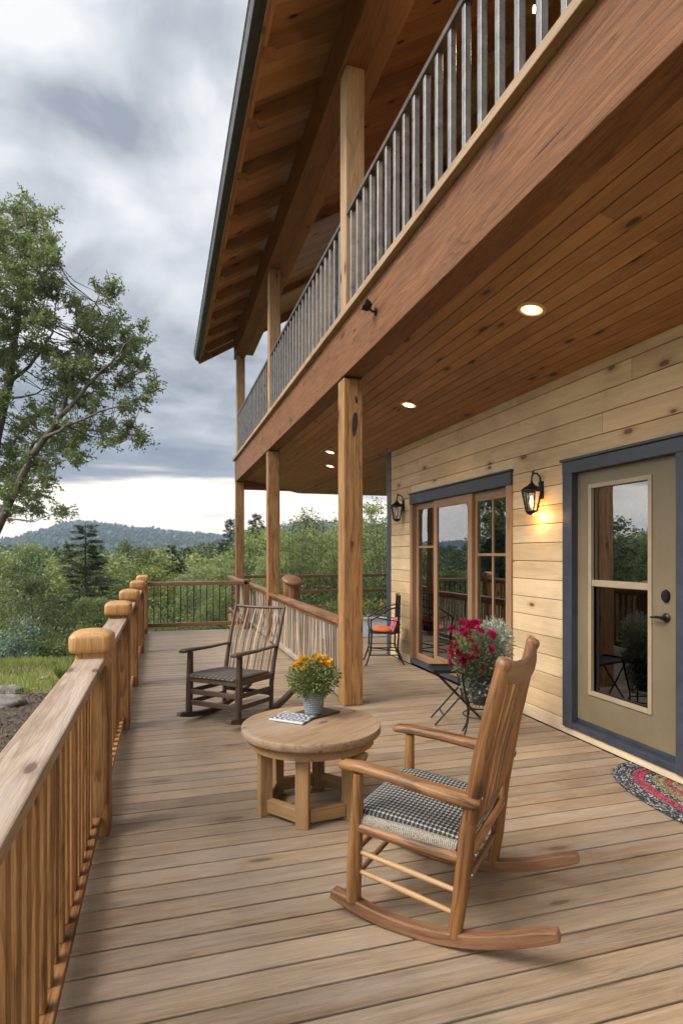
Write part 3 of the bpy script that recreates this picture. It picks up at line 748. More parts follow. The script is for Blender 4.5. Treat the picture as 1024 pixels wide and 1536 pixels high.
def lantern(px, d, label, lit):
    q = at(*px, d); c = Vector((XW - .104, q.y, q.z))
    t = thing('wall_lantern', label, 'wall lantern', tuple(c), 0, 'lanterns on the plank wall'); n = 6; t.scale = (.8, .8, .8)
    def ring(r, z): return [c + Vector((math.cos(6.283 * k / n + .3) * r, math.sin(6.283 * k / n + .3) * r, z)) for k in range(n)]
    a = MB(1)
    T, B = ring(.105, .085), ring(.062, -.14)
    for k in range(n):
        a.tube([T[k], B[k]], .0075, 6)
    a.tube(T + [T[0]], .010, 6); a.tube(B + [B[0]], .009, 6)
    a.lathe([(.02, -.185), (.05, -.17), (.064, -.15), (.066, -.138), (.0, -.138)], c, 18)
    a.build('cage', 'iron', t, smooth=40)
    a = MB(1); a.lathe([(.118, .088), (.118, .098), (.085, .13), (.045, .15), (.035, .165), (.018, .175), (.014, .2), (.0, .2)], c, 18); a.build('hood', 'iron', t, smooth=30)
    a = MB(1); a.tube([c + Vector((0, 0, .19)), c + Vector((.0, 0, .24)), c + Vector((.02, 0, .285)), c + Vector((.07, 0, .29)), c + Vector((.11, 0, .25)), c + Vector((.115, 0, .18))], [.009, .010, .012, .010, .009, .009], 8)
    a.tube([c + Vector((.115, 0, .19)), c + Vector((.115, 0, .02))], .013, 8)
    a.lathe([(.0, .28), (.013, .285), (.016, .30), (.010, .315), (.0, .322)], c + Vector((.02, 0, 0)), 12)
    a.build('bracket', 'iron', t, smooth=40)
    bp = MB(1); bp.box(c + Vector((.115, -.045, .0)), c + Vector((.13, .045, .2)), 'z'); bp.build('back_plate', 'iron', t, bevel=.006)
    g = MB(1)
    T, B = ring(.100, .08), ring(.058, -.135)
    for k in range(n):
        k2 = (k + 1) % n; g.add([T[k], T[k2], B[k2], B[k]], [(0, 1, 2, 3)], [T[k]] * 4, .5)
    g.build('glass', 'lampglass', t)
    bu = MB(1); bu.lathe([(.0, -.10), (.012, -.09), (.019, -.06), (.021, -.03), (.014, .0), (.010, .03), (.0, .03)], c, 14); bu.build('bulb', 'bulb' if lit else 'white', t, smooth=60)
    if lit:
        l = bpy.data.lights.new('lantern_light', 'POINT'); l.energy = 4; l.color = (1, .55, .19); l.shadow_soft_size = .02
        lo = bpy.data.objects.new('lantern_light', l); COL.objects.link(lo); lo.location = (.05, -.015, -.205); lo.parent = t
lantern((793, 748), 5.42, 'black lit wall lantern between the sliding window and the glass door', True)
lantern((594, 767), 8.55, 'small unlit black lantern near the far corner of the plank wall', False)

# small spotlight on the beam
q = at(561, 462, 5.06); fl = thing('spotlight', 'small black spotlight fixed to the outer face of the red brown beam', 'spotlight', (1.72, q.y, q.z))
m = MB(1); c = Vector((1.66, q.y, q.z)); m.lathe([(.0, -.03), (.03, -.03), (.042, -.01), (.05, .03), (.048, .034), (.0, .03)], (0, 0, 0), 20)
mt = Matrix.Translation(c + Vector((-.01, 0, .012))) @ Matrix.Rotation(rad(-62), 4, Vector((.2, 1, 0))); m.v = [tuple(mt @ Vector(p)) for p in m.v]; m.build('head', 'iron', fl, smooth=40)
m = MB(1); m.tube([(1.725, q.y, q.z - .025), (1.69, q.y, q.z - .03), (1.665, q.y, q.z - .005)], .010, 8); m.lathe([(.0, 0), (.032, 0), (.03, .012), (.0, .014)], (0, 0, 0), 16); k = len(m.v) - 64
m.v = m.v[:k] + [(1.724 - z, q.y + x, q.z - .027 + y) for x, y, z in m.v[k:]]; m.build('bracket', 'iron', fl, smooth=40)
# lamp upstairs whose glint shows between the balusters
q = at(801, 13, 4.6); ul = thing('balcony_lamp', 'small lit lamp upstairs glinting between the balcony balusters', 'lamp', tuple(q))
m = MB(1); m.lathe([(.0, -.03), (.008, -.025), (.010, -.01), (.010, .01), (.008, .025), (.0, .03)], q, 16); m.build('globe', 'led', ul, smooth=60)
m = MB(2); m.tube([q + Vector((0, 0, .028)), (q.x, q.y, zu(q.x) + .2)], .007, 8); m.build('stem', 'iron', ul, smooth=60)
l = bpy.data.lights.new('balcony_light', 'POINT'); l.energy = 14; l.color = (1, .74, .45); l.shadow_soft_size = .06
lo = bpy.data.objects.new('balcony_light', l); COL.objects.link(lo); lo.location = (0, 0, -.12); lo.parent = ul
# ================================================================== FURNITURE
def arc_runner(mb, x, y0, y1, yc, Rr, w, h, n=22):
    P = []
    vs = []; gs = []; o, rn = mb.piece()
    for i in range(n + 1):
        y = y0 + (y1 - y0) * i / n; z = (y - yc) ** 2 / (2 * Rr)
        t = Vector((0, 1, (y - yc) / Rr)).normalized(); up = Vector((0, -t.z, t.y))
        hh = h * (.72 if i in (0, n) else (.9 if i in (1, n - 1) else 1))
        b = Vector((x, y, z))
        for a, k in ((-1, 0), (1, 0), (1, 1), (-1, 1)):
            vs.append(b + Vector((a * w / 2, 0, 0)) + up * (hh * k)); gs.append(Vector((y - y0, a * w / 2, hh * k)) + o)
    fs = [(0, 1, 2, 3), tuple(n * 4 + k for k in (3, 2, 1, 0))]
    for i in range(n):
        for k in range(4): k2 = (k + 1) % 4; fs.append((i * 4 + k2, i * 4 + k, (i + 1) * 4 + k, (i + 1) * 4 + k2))
    mb.add(vs, fs, gs, rn)
def seat_pad(rows):
    """rows of (y, z, halfwidth); rounded pad"""
    mb = MB(1); n = 20; vs = []; fs = []; gs = []
    th = .028
    for i, (y, z, hw, t) in enumerate(rows):
        for k in range(n):
            a = 6.283 * (k + .5) / n; ca = math.copysign(abs(math.cos(a)) ** .3, math.cos(a)); sa = math.copysign(abs(math.sin(a)) ** .75, math.sin(a))
            x = ca * hw; sag = -.016 * (1 - (x / hw) ** 2) if sa > 0 else 0
            vs.append((x, y, z + sa * t + sag)); gs.append((x, y, 0))
    m = len(rows)
    for i in range(m - 1):
        for k in range(n): k2 = (k + 1) % n; fs.append((i * n + k2, i * n + k, (i + 1) * n + k, (i + 1) * n + k2))
    fs.append(tuple(range(n))); fs.append(tuple((m - 1) * n + k for k in range(n - 1, -1, -1)))
    mb.add(vs, fs, gs, .5); return mb

# ---- front rocking chair
c1 = thing('rocking_chair', 'honey coloured log rocking chair with black and white woven seat, nearest the camera', 'rocking chair', (1.30, 2.32, 0), rad(46)); c1.scale = (.98, .88, 1)
def part(mb, name, mat, root, **k): return mb.build(name, mat, root, local=True, **k)
hw = .315
for sx in (-1, 1):
    a = MB(700 + sx); a.tube([(sx * hw, .005, .05), (sx * hw, -.02, .20), (sx * hw, -.05, .45), (sx * (hw - .002), -.11, .75), (sx * (hw - .006), -.175, 1.0), (sx * (hw - .01), -.205, 1.11)],
                             [.030, .034, .036, .036, .034, .032], 18); part(a, 'rear_post', 'chair', c1, smooth=50)
    a = MB(703 + sx); a.tube([(sx * (hw - .01), -.203, 1.10), (sx * (hw - .01), -.207, 1.113), (sx * (hw - .01), -.213, 1.125), (sx * (hw - .01), -.216, 1.134), (sx * (hw - .01), -.218, 1.138)],
                             [.033, .0355, .034, .026, .008], 18); part(a, 'finial', 'rocker', c1, smooth=60)
    a = MB(706 + sx); a.tube([(sx * hw, .50, .075), (sx * hw, .495, .25), (sx * (hw - .004), .485, .43), (sx * (hw - .006), .478, .608)], [.035, .036, .031, .024], 16); part(a, 'front_leg', 'chair', c1, smooth=50)
    a = MB(709 + sx)
    a.tube([(sx * (hw - .01), .575, .628), (sx * (hw - .01), .555, .632), (sx * (hw - .008), .47, .634), (sx * hw, .30, .622), (sx * (hw + .01), .12, .604), (sx * (hw + .012), -.02, .592), (sx * (hw + .008), -.085, .585), (sx * (hw + .004), -.11, .583)],
           [.022, .032, .036, .037, .040, .043, .040, .030], 18, sq=.62, ref=(1, 0, 0), power=2.6); part(a, 'armrest', 'chair', c1, smooth=50)
    a = MB(712 + sx); arc_runner(a, sx * hw, -.44, .62, .20, 1.38, .050, .052); part(a, 'runner', 'rocker', c1, bevel=.006)
    a = MB(715 + sx)
    for z0, z1 in ((.285, .225), (.205, .135)): a.tube([(sx * hw, .50, z0), (sx * hw, .25, (z0 + z1) / 2), (sx * hw, .0, z1)], [.010, .0125, .010], 10)
    part(a, 'side_rung', 'dowel', c1, smooth=50)
    a = MB(718 + sx); a.tube([(sx * hw, .49, .385), (sx * hw, .22, .368), (sx * hw, -.04, .350)], [.022, .025, .022], 12); part(a, 'seat_rail', 'chair', c1, smooth=50)
    sc = MB(2)
    for y, z in ((-.078, .60), (-.052, .38), (-.035, .30)):
        sc.lathe([(.0, 0), (.007, 0), (.006, .004), (.0, .005)], (0, 0, 0), 10); k = len(sc.v) - 40
        sc.v = sc.v[:k] + [(sx * hw + x, y - .036 - zz, z + yy) for x, yy, zz in sc.v[k:]]
    part(sc, 'screw', 'drip', c1, smooth=40)
a = MB(721); a.tube([(-hw, .49, .392), (0, .495, .392), (hw, .49, .392)], [.022, .026, .022], 12); a.tube([(-hw, -.045, .352), (hw, -.045, .352)], .022, 12); part(a, 'cross_rail', 'chair', c1, smooth=50)
a = MB(722); a.tube([(-hw, .50, .27), (hw, .50, .27)], .013, 10); a.tube([(-hw, .50, .165), (hw, .50, .165)], .013, 10); a.tube([(-hw, -.01, .20), (hw, -.01, .20)], .016, 10); part(a, 'cross_rung', 'rocker', c1, smooth=50)
seat = seat_pad([(.545, .405, .20, .006), (.545, .408, .27, .012), (.53, .418, .292, .026), (.49, .425, .296, .034), (.40, .425, .296, .036), (.25, .415, .292, .036), (.10, .403, .288, .036), (.0, .395, .284, .034), (-.03, .392, .27, .020), (-.035, .392, .22, .006)])
st = part(seat, 'seat', 'woven', c1, smooth=60)
a = MB(723)
a.tube([(-.29, .49, .405), (-.295, .25, .396), (-.287, .0, .378)], [.030, .031, .028], 12); part(a, 'seat_edge', 'wovenside', st, smooth=60)
a = MB(724); a.tube([(.29, .49, .405), (.295, .25, .396), (.287, .0, .378)], [.030, .031, .028], 12); part(a, 'seat_edge', 'wovenside', st, smooth=60)
# crest rail (concave top) and slats
a = MB(725); pts = []; N = 12
for i in range(N + 1):
    u = -1 + 2 * i / N; pts.append((u * (hw - .01), -.205 - .03 * (1 - u * u), 1.092 - .042 * (1 - abs(u) ** 2.2)))
a.tube(pts, [.046] * (N + 1), 16, sq=.5, ref=(0, .2, 1)); part(a, 'crest_rail', 'rocker', c1, smooth=60)
a = MB(726); a.tube([(-hw, -.055, .48), (0, -.075, .48), (hw, -.055, .48)], [.022, .026, .022], 12, ref=(0, 0, 1), sq=.7); part(a, 'lower_back_rail', 'chair', c1, smooth=50)
for k in range(5):
    x = (-.2 + .1 * k); a = MB(730 + k); b = .028 * (1 - (x / .3) ** 2)
    a.tube([(x, -.072, .48), (x, -.115 - b * .4, .72), (x * 1.02, -.185 - b, 1.0), (x * 1.02, -.20 - b, 1.07)], [.033, .036, .036, .033], 12, sq=.36, ref=(1, 0, 0), power=3.0); part(a, 'slat', 'chair', c1, smooth=50)

# ---- dark rocking chair
c2 = thing('rocking_chair', 'dark brown spindle back rocking chair facing the camera beside the stick railing', 'rocking chair', (.785, 5.845, 0), rad(137))
hw = .275
for sx in (-1, 1):
    a = MB(740 + sx); a.tube([(sx * hw, .0, .05), (sx * hw, -.01, .3), (sx * hw, -.05, .5), (sx * (hw + .01), -.13, .75), (sx * (hw + .015), -.22, 1.0)], [.020, .022, .022, .018, .014], 12); part(a, 'rear_post', 'dark', c2, smooth=50)
    a = MB(743 + sx); a.tube([(sx * hw, .52, .06), (sx * hw, .51, .3), (sx * hw, .50, .625)], [.026, .029, .024], 12, power=3); part(a, 'front_leg', 'dark', c2, smooth=50)
    a = MB(746 + sx); a.tube([(sx * (hw + .01), .61, .640), (sx * (hw + .01), .58, .645), (sx * (hw + .008), .50, .645), (sx * hw, .25, .635), (sx * (hw - .005), -.09, .635)], [.030, .044, .042, .032, .026], 14, sq=.42, ref=(1, 0, 0), power=2.6); part(a, 'armrest', 'dark', c2, smooth=50)
    a = MB(749 + sx); arc_runner(a, sx * hw, -.45, .66, .20, 1.5, .05, .05); part(a, 'runner', 'dark', c2, bevel=.006)
    a = MB(752 + sx); a.bar((sx * hw, .51, .27), (sx * hw, .0, .25), .02, .04); a.bar((sx * hw, .51, .17), (sx * hw, .0, .15), .02, .04); part(a, 'side_rung', 'dark', c2, bevel=.004)
    a = MB(754 + sx); a.bar((sx * hw, .53, .39), (sx * hw, -.02, .37), .035, .05); part(a, 'seat_rail', 'dark', c2, bevel=.005)
a = MB(757)
for z in (.27, .17): a.bar((-hw, .515, z), (hw, .515, z), .022, .045)
a.bar((-hw, .525, .39), (hw, .525, .39), .035, .055); a.bar((-hw, -.02, .37), (hw, -.02, .37), .035, .05); a.bar((-hw, .0, .2), (hw, 0, .2), .02, .04); part(a, 'cross_rung', 'dark', c2, bevel=.005)
s2 = seat_pad([(.555, .415, .24, .005), (.54, .42, .27, .018), (.48, .425, .278, .024), (.25, .415, .276, .024), (.02, .40, .268, .022), (.0, .398, .25, .006)]); part(s2, 'seat', 'wovendark', c2, smooth=60)
a = MB(758); a.tube([(-hw - .02, -.222, .995), (-.1, -.25, .985), (.1, -.25, .985), (hw + .02, -.222, .995)], [.014, .015, .015, .014], 10); part(a, 'crest_rail', 'dark', c2, smooth=50)
for k in range(12):
    x = -.242 + .044 * k; b = .028 * (1 - (x / .28) ** 2); a = MB(760 + k)
    a.tube([(x * .92, -.02, .40), (x * .97, -.09 - b * .6, .68), (x, -.222 - b, .985)], [.0065, .0075, .006], 8, sq=.7, ref=(1, 0, 0)); part(a, 'spindle', 'stick' if k % 2 else 'dark', c2, smooth=50)

# ---- round table
T = Vector((.862, 3.535, 0)); t1 = thing('round_table', 'low round wooden table with thick worn top on six square legs', 'table', tuple(T))
m = MB(780); 
m.bar((-.5, 0, 0), (-.5, .01, 0), .01, .01); m.v = []; m.f = []; m.g = []; m.r = []
def disc(mb, prof, c, n=64):
    c = Vector(c); o, rn = mb.piece(); vs = []; gs = []
    for r, z in prof:
        for k in range(n):
            a = 6.283185 * k / n; p = Vector((math.cos(a) * r, math.sin(a) * r, z)); vs.append(c + p); gs.append(Vector((p.x * .8 + p.y * .6, -p.x * .6 + p.y * .8, p.z)) + o)
    fs = []
    for i in range(len(prof) - 1):
        for k in range(n): k2 = (k + 1) % n; fs.append((i * n + k, i * n + k2, (i + 1) * n + k2, (i + 1) * n + k))
    fs.append(tuple(range(n - 1, -1, -1))); fs.append(tuple((len(prof) - 1) * n + k for k in range(n)))
    mb.add(vs, fs, gs, rn)
disc(m, [(.40, .455), (.416, .456), (.420, .463), (.420, .494), (.416, .500), (.40, .5015), (.385, .5005), (.375, .4985), (.2, .4985), (.01, .4985)], T)
m.build('tabletop', 'table', t1, smooth=40)
m = MB(781); disc(m, [(.372, .395), (.378, .397), (.378, .452), (.30, .4545), (.30, .395)], T); m.build('apron', 'tableleg', t1, smooth=40)
angs = [rad(-113 + 60 * k) for k in range(6)]; LP = [T + Vector((math.cos(a) * .29, math.sin(a) * .29, 0)) for a in angs]
for k, (p, a) in enumerate(zip(LP, angs)):
    m = MB(790 + k); up = Vector((math.cos(a), math.sin(a), 0)); m.bar((p.x, p.y, .0), (p.x, p.y, .396), .075, .075, up); l = m.build('leg', 'tableleg', t1, bevel=.005)
    q = LP[(k + 1) % 6]; d = (q - p).normalized()
    m = MB(800 + k); m.bar(p + d * .036 + Vector((0, 0, .062)), q - d * .036 + Vector((0, 0, .062)), .045, .075); m.build('stretcher', 'tableleg', t1, bevel=.005)
    if k in (1, 2, 3, 4):
        m = MB(810 + k); r = Vector((math.cos(a), math.sin(a), 0)); s = Vector((-r.y, r.x, 0))
        m.prism([(0, 0), (.075, .13), (.075, .155), (-.0, .155)], p + r * .034 + Vector((0, 0, .24)), r, (0, 0, 1), s, -.022, .022); m.build('bracket', 'tableleg', t1, bevel=.004)
# notebook and dark slab on the table
ZT = .5025
mg = Vector((.80, 3.70, ZT)); rz = rad(-38)
def flat(name, c, rz, lx, ly, h, mat, label, cat, bev=.004):
    m = MB(1); m.bar((-lx / 2, 0, h / 2), (lx / 2, 0, h / 2), ly, h, off=False); m.g = [(x, y, z) for (x, y, z) in m.g]
    o = m.build(name, mat, None, bevel=bev); o.location = c; o.rotation_euler = (0, 0, rz); return tag(o, label, cat)
sl = flat('wooden_board', (.935, 3.735, ZT + .0), rad(28), .27, .19, .009, 'dark', 'thin dark wooden board lying on the round table under flower pot', 'board')
mgz = flat('magazine', (.775, 3.655, ZT), rad(-42), .235, .185, .011, 'mag', 'black and white patterned magazine lying on the round table', 'magazine', .002)

# ================================================================== PLANTS IN POTS
def rdir(rn, up=0.0):
    while True:
        v = Vector((rn.uniform(-1, 1), rn.uniform(-1, 1), rn.uniform(-1 + up, 1)))
        if .05 < v.length < 1: return v.normalized()
def bush(mb, c, rx, rz, n, L, W, rn, up=.4, wisps=0):
    c = Vector(c)
    for _ in range(n):
        d = rdir(rn, up); q = rn.random() ** .45
        p = c + Vector((d.x * rx, d.y * rx, d.z * rz)) * q
        ld = (d + rdir(rn) * .8 + Vector((0, 0, .35))).normalized()
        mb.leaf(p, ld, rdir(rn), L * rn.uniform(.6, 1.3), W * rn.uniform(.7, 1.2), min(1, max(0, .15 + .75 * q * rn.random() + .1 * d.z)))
def flower(mb, c, nrm, r, rn, layers=2, petals=9):
    nrm = Vector(nrm).normalized(); x = nrm.orthogonal().normalized(); y = nrm.cross(x)
    for l in range(layers):
        for k in range(petals):
            a = 6.283 * (k + .5 * l) / petals + rn.uniform(-.15, .15); d = x * math.cos(a) + y * math.sin(a)
            up = .25 + .55 * l + rn.uniform(-.1, .15); d2 = (d + nrm * up).normalized()
            mb.leaf(Vector(c) + nrm * .004 * l, d2, nrm.cross(d) + rdir(rn) * .3 if False else d.cross(nrm), r * (1 - .28 * l) * rn.uniform(.85, 1.15), r * .62, rn.random())
rn = random.Random(5)
P = Vector((.917, 3.70, ZT + .011)); fp = thing('flower_pot', 'grey woven pot of orange marigolds standing on the round table', 'potted plant', tuple(P))
m = MB(1)
pr_ = [(.001, 0), (.052, .0), (.055, .006)]
for i in range(11): z = .008 + .0115 * i; pr_ += [(.055 + .017 * z / .13 + .0026, z + .003), (.055 + .017 * z / .13, z + .0085)]
pr_ += [(.077, .134), (.077, .140), (.069, .140), (.066, .12), (.001, .12)]
m.lathe(pr_, P, 36); m.g = [(math.atan2(p[1] - P.y, p[0] - P.x) * .065, p[2], 0) for p in m.v]; pot = m.build('pot', 'wovenpot', fp, smooth=60)
m = MB(1); bush(m, P + Vector((0, 0, .225)), .165, .125, 2100, .026, .012, rn, .3); bush(m, P + Vector((-.02, 0, .17)), .12, .06, 500, .028, .012, rn, .0)
for _ in range(40):
    d = rdir(rn, .9); m.tube([P + Vector((d.x * .03, d.y * .03, .11)), P + Vector((d.x * .1, d.y * .1, .2)), P + Vector((d.x * .16, d.y * .16, .24 + .06 * d.z))], .0016, 4)
m.build('foliage', 'leaf_pot', fp)
for k in range(22):
    if k < 11: a = rn.uniform(2.2, 4.6); rr = rn.uniform(.05, .16)
    else: a = rn.uniform(-1.6, 1.2); rr = rn.uniform(.05, .15)
    d = Vector((math.cos(a) * rr, math.sin(a) * rr, .225 + .12 * math.sqrt(max(0, 1 - (rr / .18) ** 2)) + rn.uniform(-.0, .025)))
    m = MB(1); flower(m, P + d, Vector((d.x * 3, d.y * 3, .3)) + rdir(rn) * .3 + Vector((-.1, -.35, .1)), rn.uniform(.020, .030), rn, 3, 10); m.build('flower', 'petal_yellow' if rn.random() < .7 else 'petal_orange', fp)

# magenta and silver plants on the wire basket stand
B = Vector((2.52, 4.42, 0)); ws = thing('wire_plant_stand', 'black wire basket plant stand on curved legs beside the sliding window', 'plant stand', tuple(B))
m = MB(820); n = 30
def bprof(t): return lerp(.12, .205, t ** .6), lerp(.27, .56, t)
for k in range(n):
    a0 = 6.283 * k / n
    for sgn in (-1, 1):
        pts = []
        for i in range(9):
            t = i / 8; r, z = bprof(t); a = a0 + sgn * t * 1.15; pts.append(B + Vector((math.cos(a) * r, math.sin(a) * r, z)))
        m.tube(pts, .0018, 4)
for t, rr in ((0, .004), (.5, .0025), (1, .007)):
    r, z = bprof(t); m.tube([B + Vector((math.cos(6.283 * k / 28) * r, math.sin(6.283 * k / 28) * r, z)) for k in range(29)], rr, 6)
m.build('basket', 'iron', ws, smooth=60)
for k in range(4):
    a = rad(-75 + 90 * k); m = MB(830 + k); c_, s_ = math.cos(a), math.sin(a)
    pts = [(.208, .57), (.205, .50), (.175, .38), (.150, .27), (.150, .17), (.175, .08), (.215, .015), (.225, .005)]
    m.tube([B + Vector((c_ * r, s_ * r, z)) for r, z in pts], [.008, .008, .008, .008, .008, .008, .007, .006], 7); m.build('leg', 'iron', ws, smooth=60)
m = MB(835)
m.tube([B + Vector((math.cos(6.283 * k / 20) * .15, math.sin(6.283 * k / 20) * .15, .20)) for k in range(21)], .006, 6); m.build('ring', 'iron', ws, smooth=60)
pp = thing('flower_pot', 'magenta flowers and silvery foliage growing out of the wire basket stand', 'potted plant', (B.x, B.y, .285))
m = MB(1); m.lathe([(.001, 0), (.065, 0), (.072, .02), (.098, .22), (.105, .25), (.095, .25), (.09, .23), (.001, .23)], B + Vector((0, 0, .285)), 24); m.build('pot', plain('dark_pot', (.05, .05, .052), .8, 0, .25, 30, .4), pp, smooth=40)
m = MB(1); bush(m, B + Vector((.10, -.02, .77)), .16, .22, 1500, .04, .013, rn, .2); bush(m, B + Vector((-.04, 0, .66)), .19, .15, 600, .045, .014, rn, .2)
for _ in range(70):
    d = rdir(rn, 1); m.tube([B + Vector((d.x * .08, d.y * .08, .54)), B + Vector((.05 + d.x * .14, d.y * .14, .74)), B + Vector((.07 + d.x * .2, d.y * .2, .82 + .16 * d.z))], .0018, 4)
m.build('silver_foliage', 'leaf_silver', pp)
m = MB(1); bush(m, B + Vector((0, 0, .44)), .155, .13, 520, .05, .022, rn, .0); m.build('moss_lining', 'leaf_silver', pp)
m = MB(1); bush(m, B + Vector((-.10, -.03, .70)), .17, .19, 1000, .05, .018, rn, .1); bush(m, B + Vector((0, 0, .60)), .19, .08, 500, .05, .02, rn, .1); m.build('foliage', 'leaf_pot', pp)
for k in range(36):
    d = rdir(rn, .35); c = B + Vector((-.15, -.06, .82)) + Vector((d.x * .19, d.y * .15 - .03, d.z * .155))
    if k > 31: c = B + Vector((-.27, -.09, .70)) + d * .06
    m = MB(1); flower(m, c, d * .6 + Vector((-.2, -.6, .35)), rn.uniform(.042, .060), rn, 3, 9); m.build('flower', 'petal_magenta', pp)
for k in range(3):
    c = B + Vector((-.10 + .05 * k, -.17, .60 + .02 * k)); m = MB(1); flower(m, c, (-.2, -1, .3), .028, rn, 2, 8); m.build('flower', 'petal_red', pp)

# folding side table
Q = at(690, 1003, 5.45); fx = Vector((Q.x, Q.y, 0)); ft = thing('folding_table', 'small black folding table with tray top on crossed legs near sliding window', 'side table', (Q.x, Q.y, 0))
ex = Vector((CT, -ST, 0)); ey = Vector((ST, CT, 0)); zt = .475
m = MB(840); m.bar(fx - ex * .26 + Vector((0, 0, zt)), fx + ex * .27 + Vector((0, 0, zt)), .30, .014)
for s in (-1, 1): m.bar(fx - ex * .26 + ey * .15 * s + Vector((0, 0, zt + .008)), fx + ex * .27 + ey * .15 * s + Vector((0, 0, zt + .008)), .012, .03)
m.bar(fx - ex * .26 - ey * .15 + Vector((0, 0, zt + .008)), fx - ex * .26 + ey * .15 + Vector((0, 0, zt + .008)), .012, .03)
m.build('tray', 'iron', ft, bevel=.004)
for s in (-1, 1):
    for (a, b) in ((-.24, .21), (.16, -.25)):
        m = MB(841); off = ey * (.12 * s + (.012 if a < 0 else -.012)); m.tube([fx + ex * a + off + Vector((0, 0, zt - .01)), fx + ex * b + off + Vector((0, 0, .006))], .0085, 8); m.build('leg', 'iron', ft, smooth=60)
for a in (-.17, .13):
    m = MB(842); m.tube([fx + ex * a - ey * .12 + Vector((0, 0, .09)), fx + ex * a + ey * .12 + Vector((0, 0, .09))], .007, 6); m.build('crossbar', 'iron', ft, smooth=60)

# ---- braided rug at the door
rg = thing('braided_rug', 'half round braided rug, black with red and green rings, below the glass door', 'rug', (3.22, 2.72, .0))
C = Vector((3.245, 2.68, .012)); bands = []
nb = 12; RY, RXx = .90, .44
for i in range(nb):
    f = 1 - (i + .5) / nb
    mat = 'braid_black' if i in (0, 1, 2, 5) else ('braid_red' if i in (3, 4, 8) else 'braid_green')
    pts = []
    for k in range(49):
        a = math.pi * k / 48; e = .85
        pts.append(C + Vector((-math.sin(a) ** e * RXx * f, math.copysign(abs(math.cos(a)) ** e, math.cos(a)) * (RY - (1 - f) * .44 * 1.2), 0)))
    w = RXx / nb * .54
    m = MB(850 + i); m.tube(pts, [w] * 49, 8, sq=.55, ref=None, power=2.3); m.v = [(x, y, max(.002, .012 + (z - .012) * .62)) for x, y, z in m.v]
    m.build('braid', mat, rg, smooth=70)

# ---- wrought iron chair by the wall, cushion, planter
W0 = Vector((2.96, 7.86, 0)); wc_ = thing('wire_chair', 'black twisted wire armchair standing against the plank wall near the planter', 'chair', tuple(W0), rad(75))
def L3(pts): return [Vector(p) for p in pts]
for sx in (-1, 1):
    m = MB(870); m.tube(L3([(sx * .21, .19, .44), (sx * .20, .20, .2), (sx * .22, .26, .02), (sx * .225, .28, .005)]), [.013, .012, .011, .012], 8); part(m, 'leg', 'iron', wc_, smooth=60)
    m = MB(871); m.tube(L3([(sx * .20, -.20, .95), (sx * .205, -.19, .7), (sx * .20, -.18, .44), (sx * .19, -.17, .22), (sx * .21, -.25, .005)]), [.011, .013, .013, .012, .011], 8); part(m, 'rear_leg', 'iron', wc_, smooth=60)
    m = MB(872); m.tube(L3([(sx * .205, -.19, .80), (sx * .25, -.05, .77), (sx * .265, .10, .68), (sx * .25, .2, .62), (sx * .22, .20, .52), (sx * .21, .19, .44)]), [.011] * 6, 8)
    m.tube(L3([(sx * .205, -.18, .60), (sx * .235, .0, .63), (sx * .25, .12, .66)]), .007, 6); part(m, 'armrest', 'iron', wc_, smooth=60)
m = MB(873)
for k in range(6): x = -.16 + .064 * k; m.tube(L3([(x, -.185, .44), (x, -.20, .7), (x, -.205, .94)]), .007, 6)
for z in (.95, .86, .76, .66, .55): m.tube(L3([(-.20, -.20, z), (0, -.215, z + .01), (.20, -.20, z)]), .008, 6)
part(m, 'back', 'iron', wc_, smooth=60)
m = MB(874)
for z in (.14, .24): 
    m.tube(L3([(-.20, .21, z), (.20, .21, z), (.20, -.18, z), (-.20, -.18, z), (-.20, .21, z)]), .008, 6)
m.tube(L3([(-.2, .2, .24), (.2, -.18, .14)]), .007, 6); part(m, 'rungs', 'iron', wc_, smooth=60)
m = MB(875); m.lathe([(.001, .43), (.21, .43), (.225, .44), (.21, .45), (.001, .45)], (0, 0, 0), 20, 4.0); part(m, 'seat', 'iron', wc_, smooth=40)
m = MB(876); m.lathe([(.001, 0), (.15, .0), (.175, .03), (.16, .065), (.08, .085), (.001, .088)], (0, 0, 0), 22, 3.2)
cu_ = m.build('cushion', 'cushion', None, smooth=70); cu_.location = W0 + Vector((-.02, .0, .452)); cu_.scale = (.8, .8, .6); cu_.rotation_euler = (rad(4), rad(-6), rad(60)); tag(cu_, 'orange cushion lying on the seat of the black wire chair', 'cushion')
m = MB(877); m.lathe([(.001, 0), (.11, .01), (.13, .05), (.09, .09), (.001, .10)], (0, 0, 0), 18, 3.0)
cp = m.build('cushion', 'cushion_pink', None, smooth=70); cp.location = W0 + Vector((.175, -.06, .50)); cp.rotation_euler = (rad(-70), 0, rad(75)); tag(cp, 'small pink patterned cushion leaning against the wire chair back', 'cushion')
# planter
V = Vector((3.62, 10.55, 0)); pt = thing('planter', 'long white planter box with low mixed flowers behind the wire chair', 'planter', tuple(V))
m = MB(880); m.bar((2.75, 10.55, .17), (4.6, 10.55, .17), .42, .34); m.bar((2.72, 10.55, .345), (4.63, 10.55, .345), .47, .03); m.build('box', 'white', pt, bevel=.01)
m = MB(881)
for k in range(16): bush(m, (2.85 + .115 * k, 10.5 + rn.uniform(-.08, .08), .44), .16, .17 + rn.uniform(0, .08), 200, .06, .022, rn, .3)
m.build('foliage', 'leaf_mid', pt)
for k in range(40):
    c = Vector((rn.uniform(2.8, 4.5), 10.45 + rn.uniform(-.15, .12), .52 + rn.uniform(-.06, .13))); m = MB(1); flower(m, c, (0, -.6, .7), .04, rn, 2, 7); m.build('flower', rn.choice(('petal_yellow', 'petal_yellow', 'petal_red', 'leaf_silver')), pt)
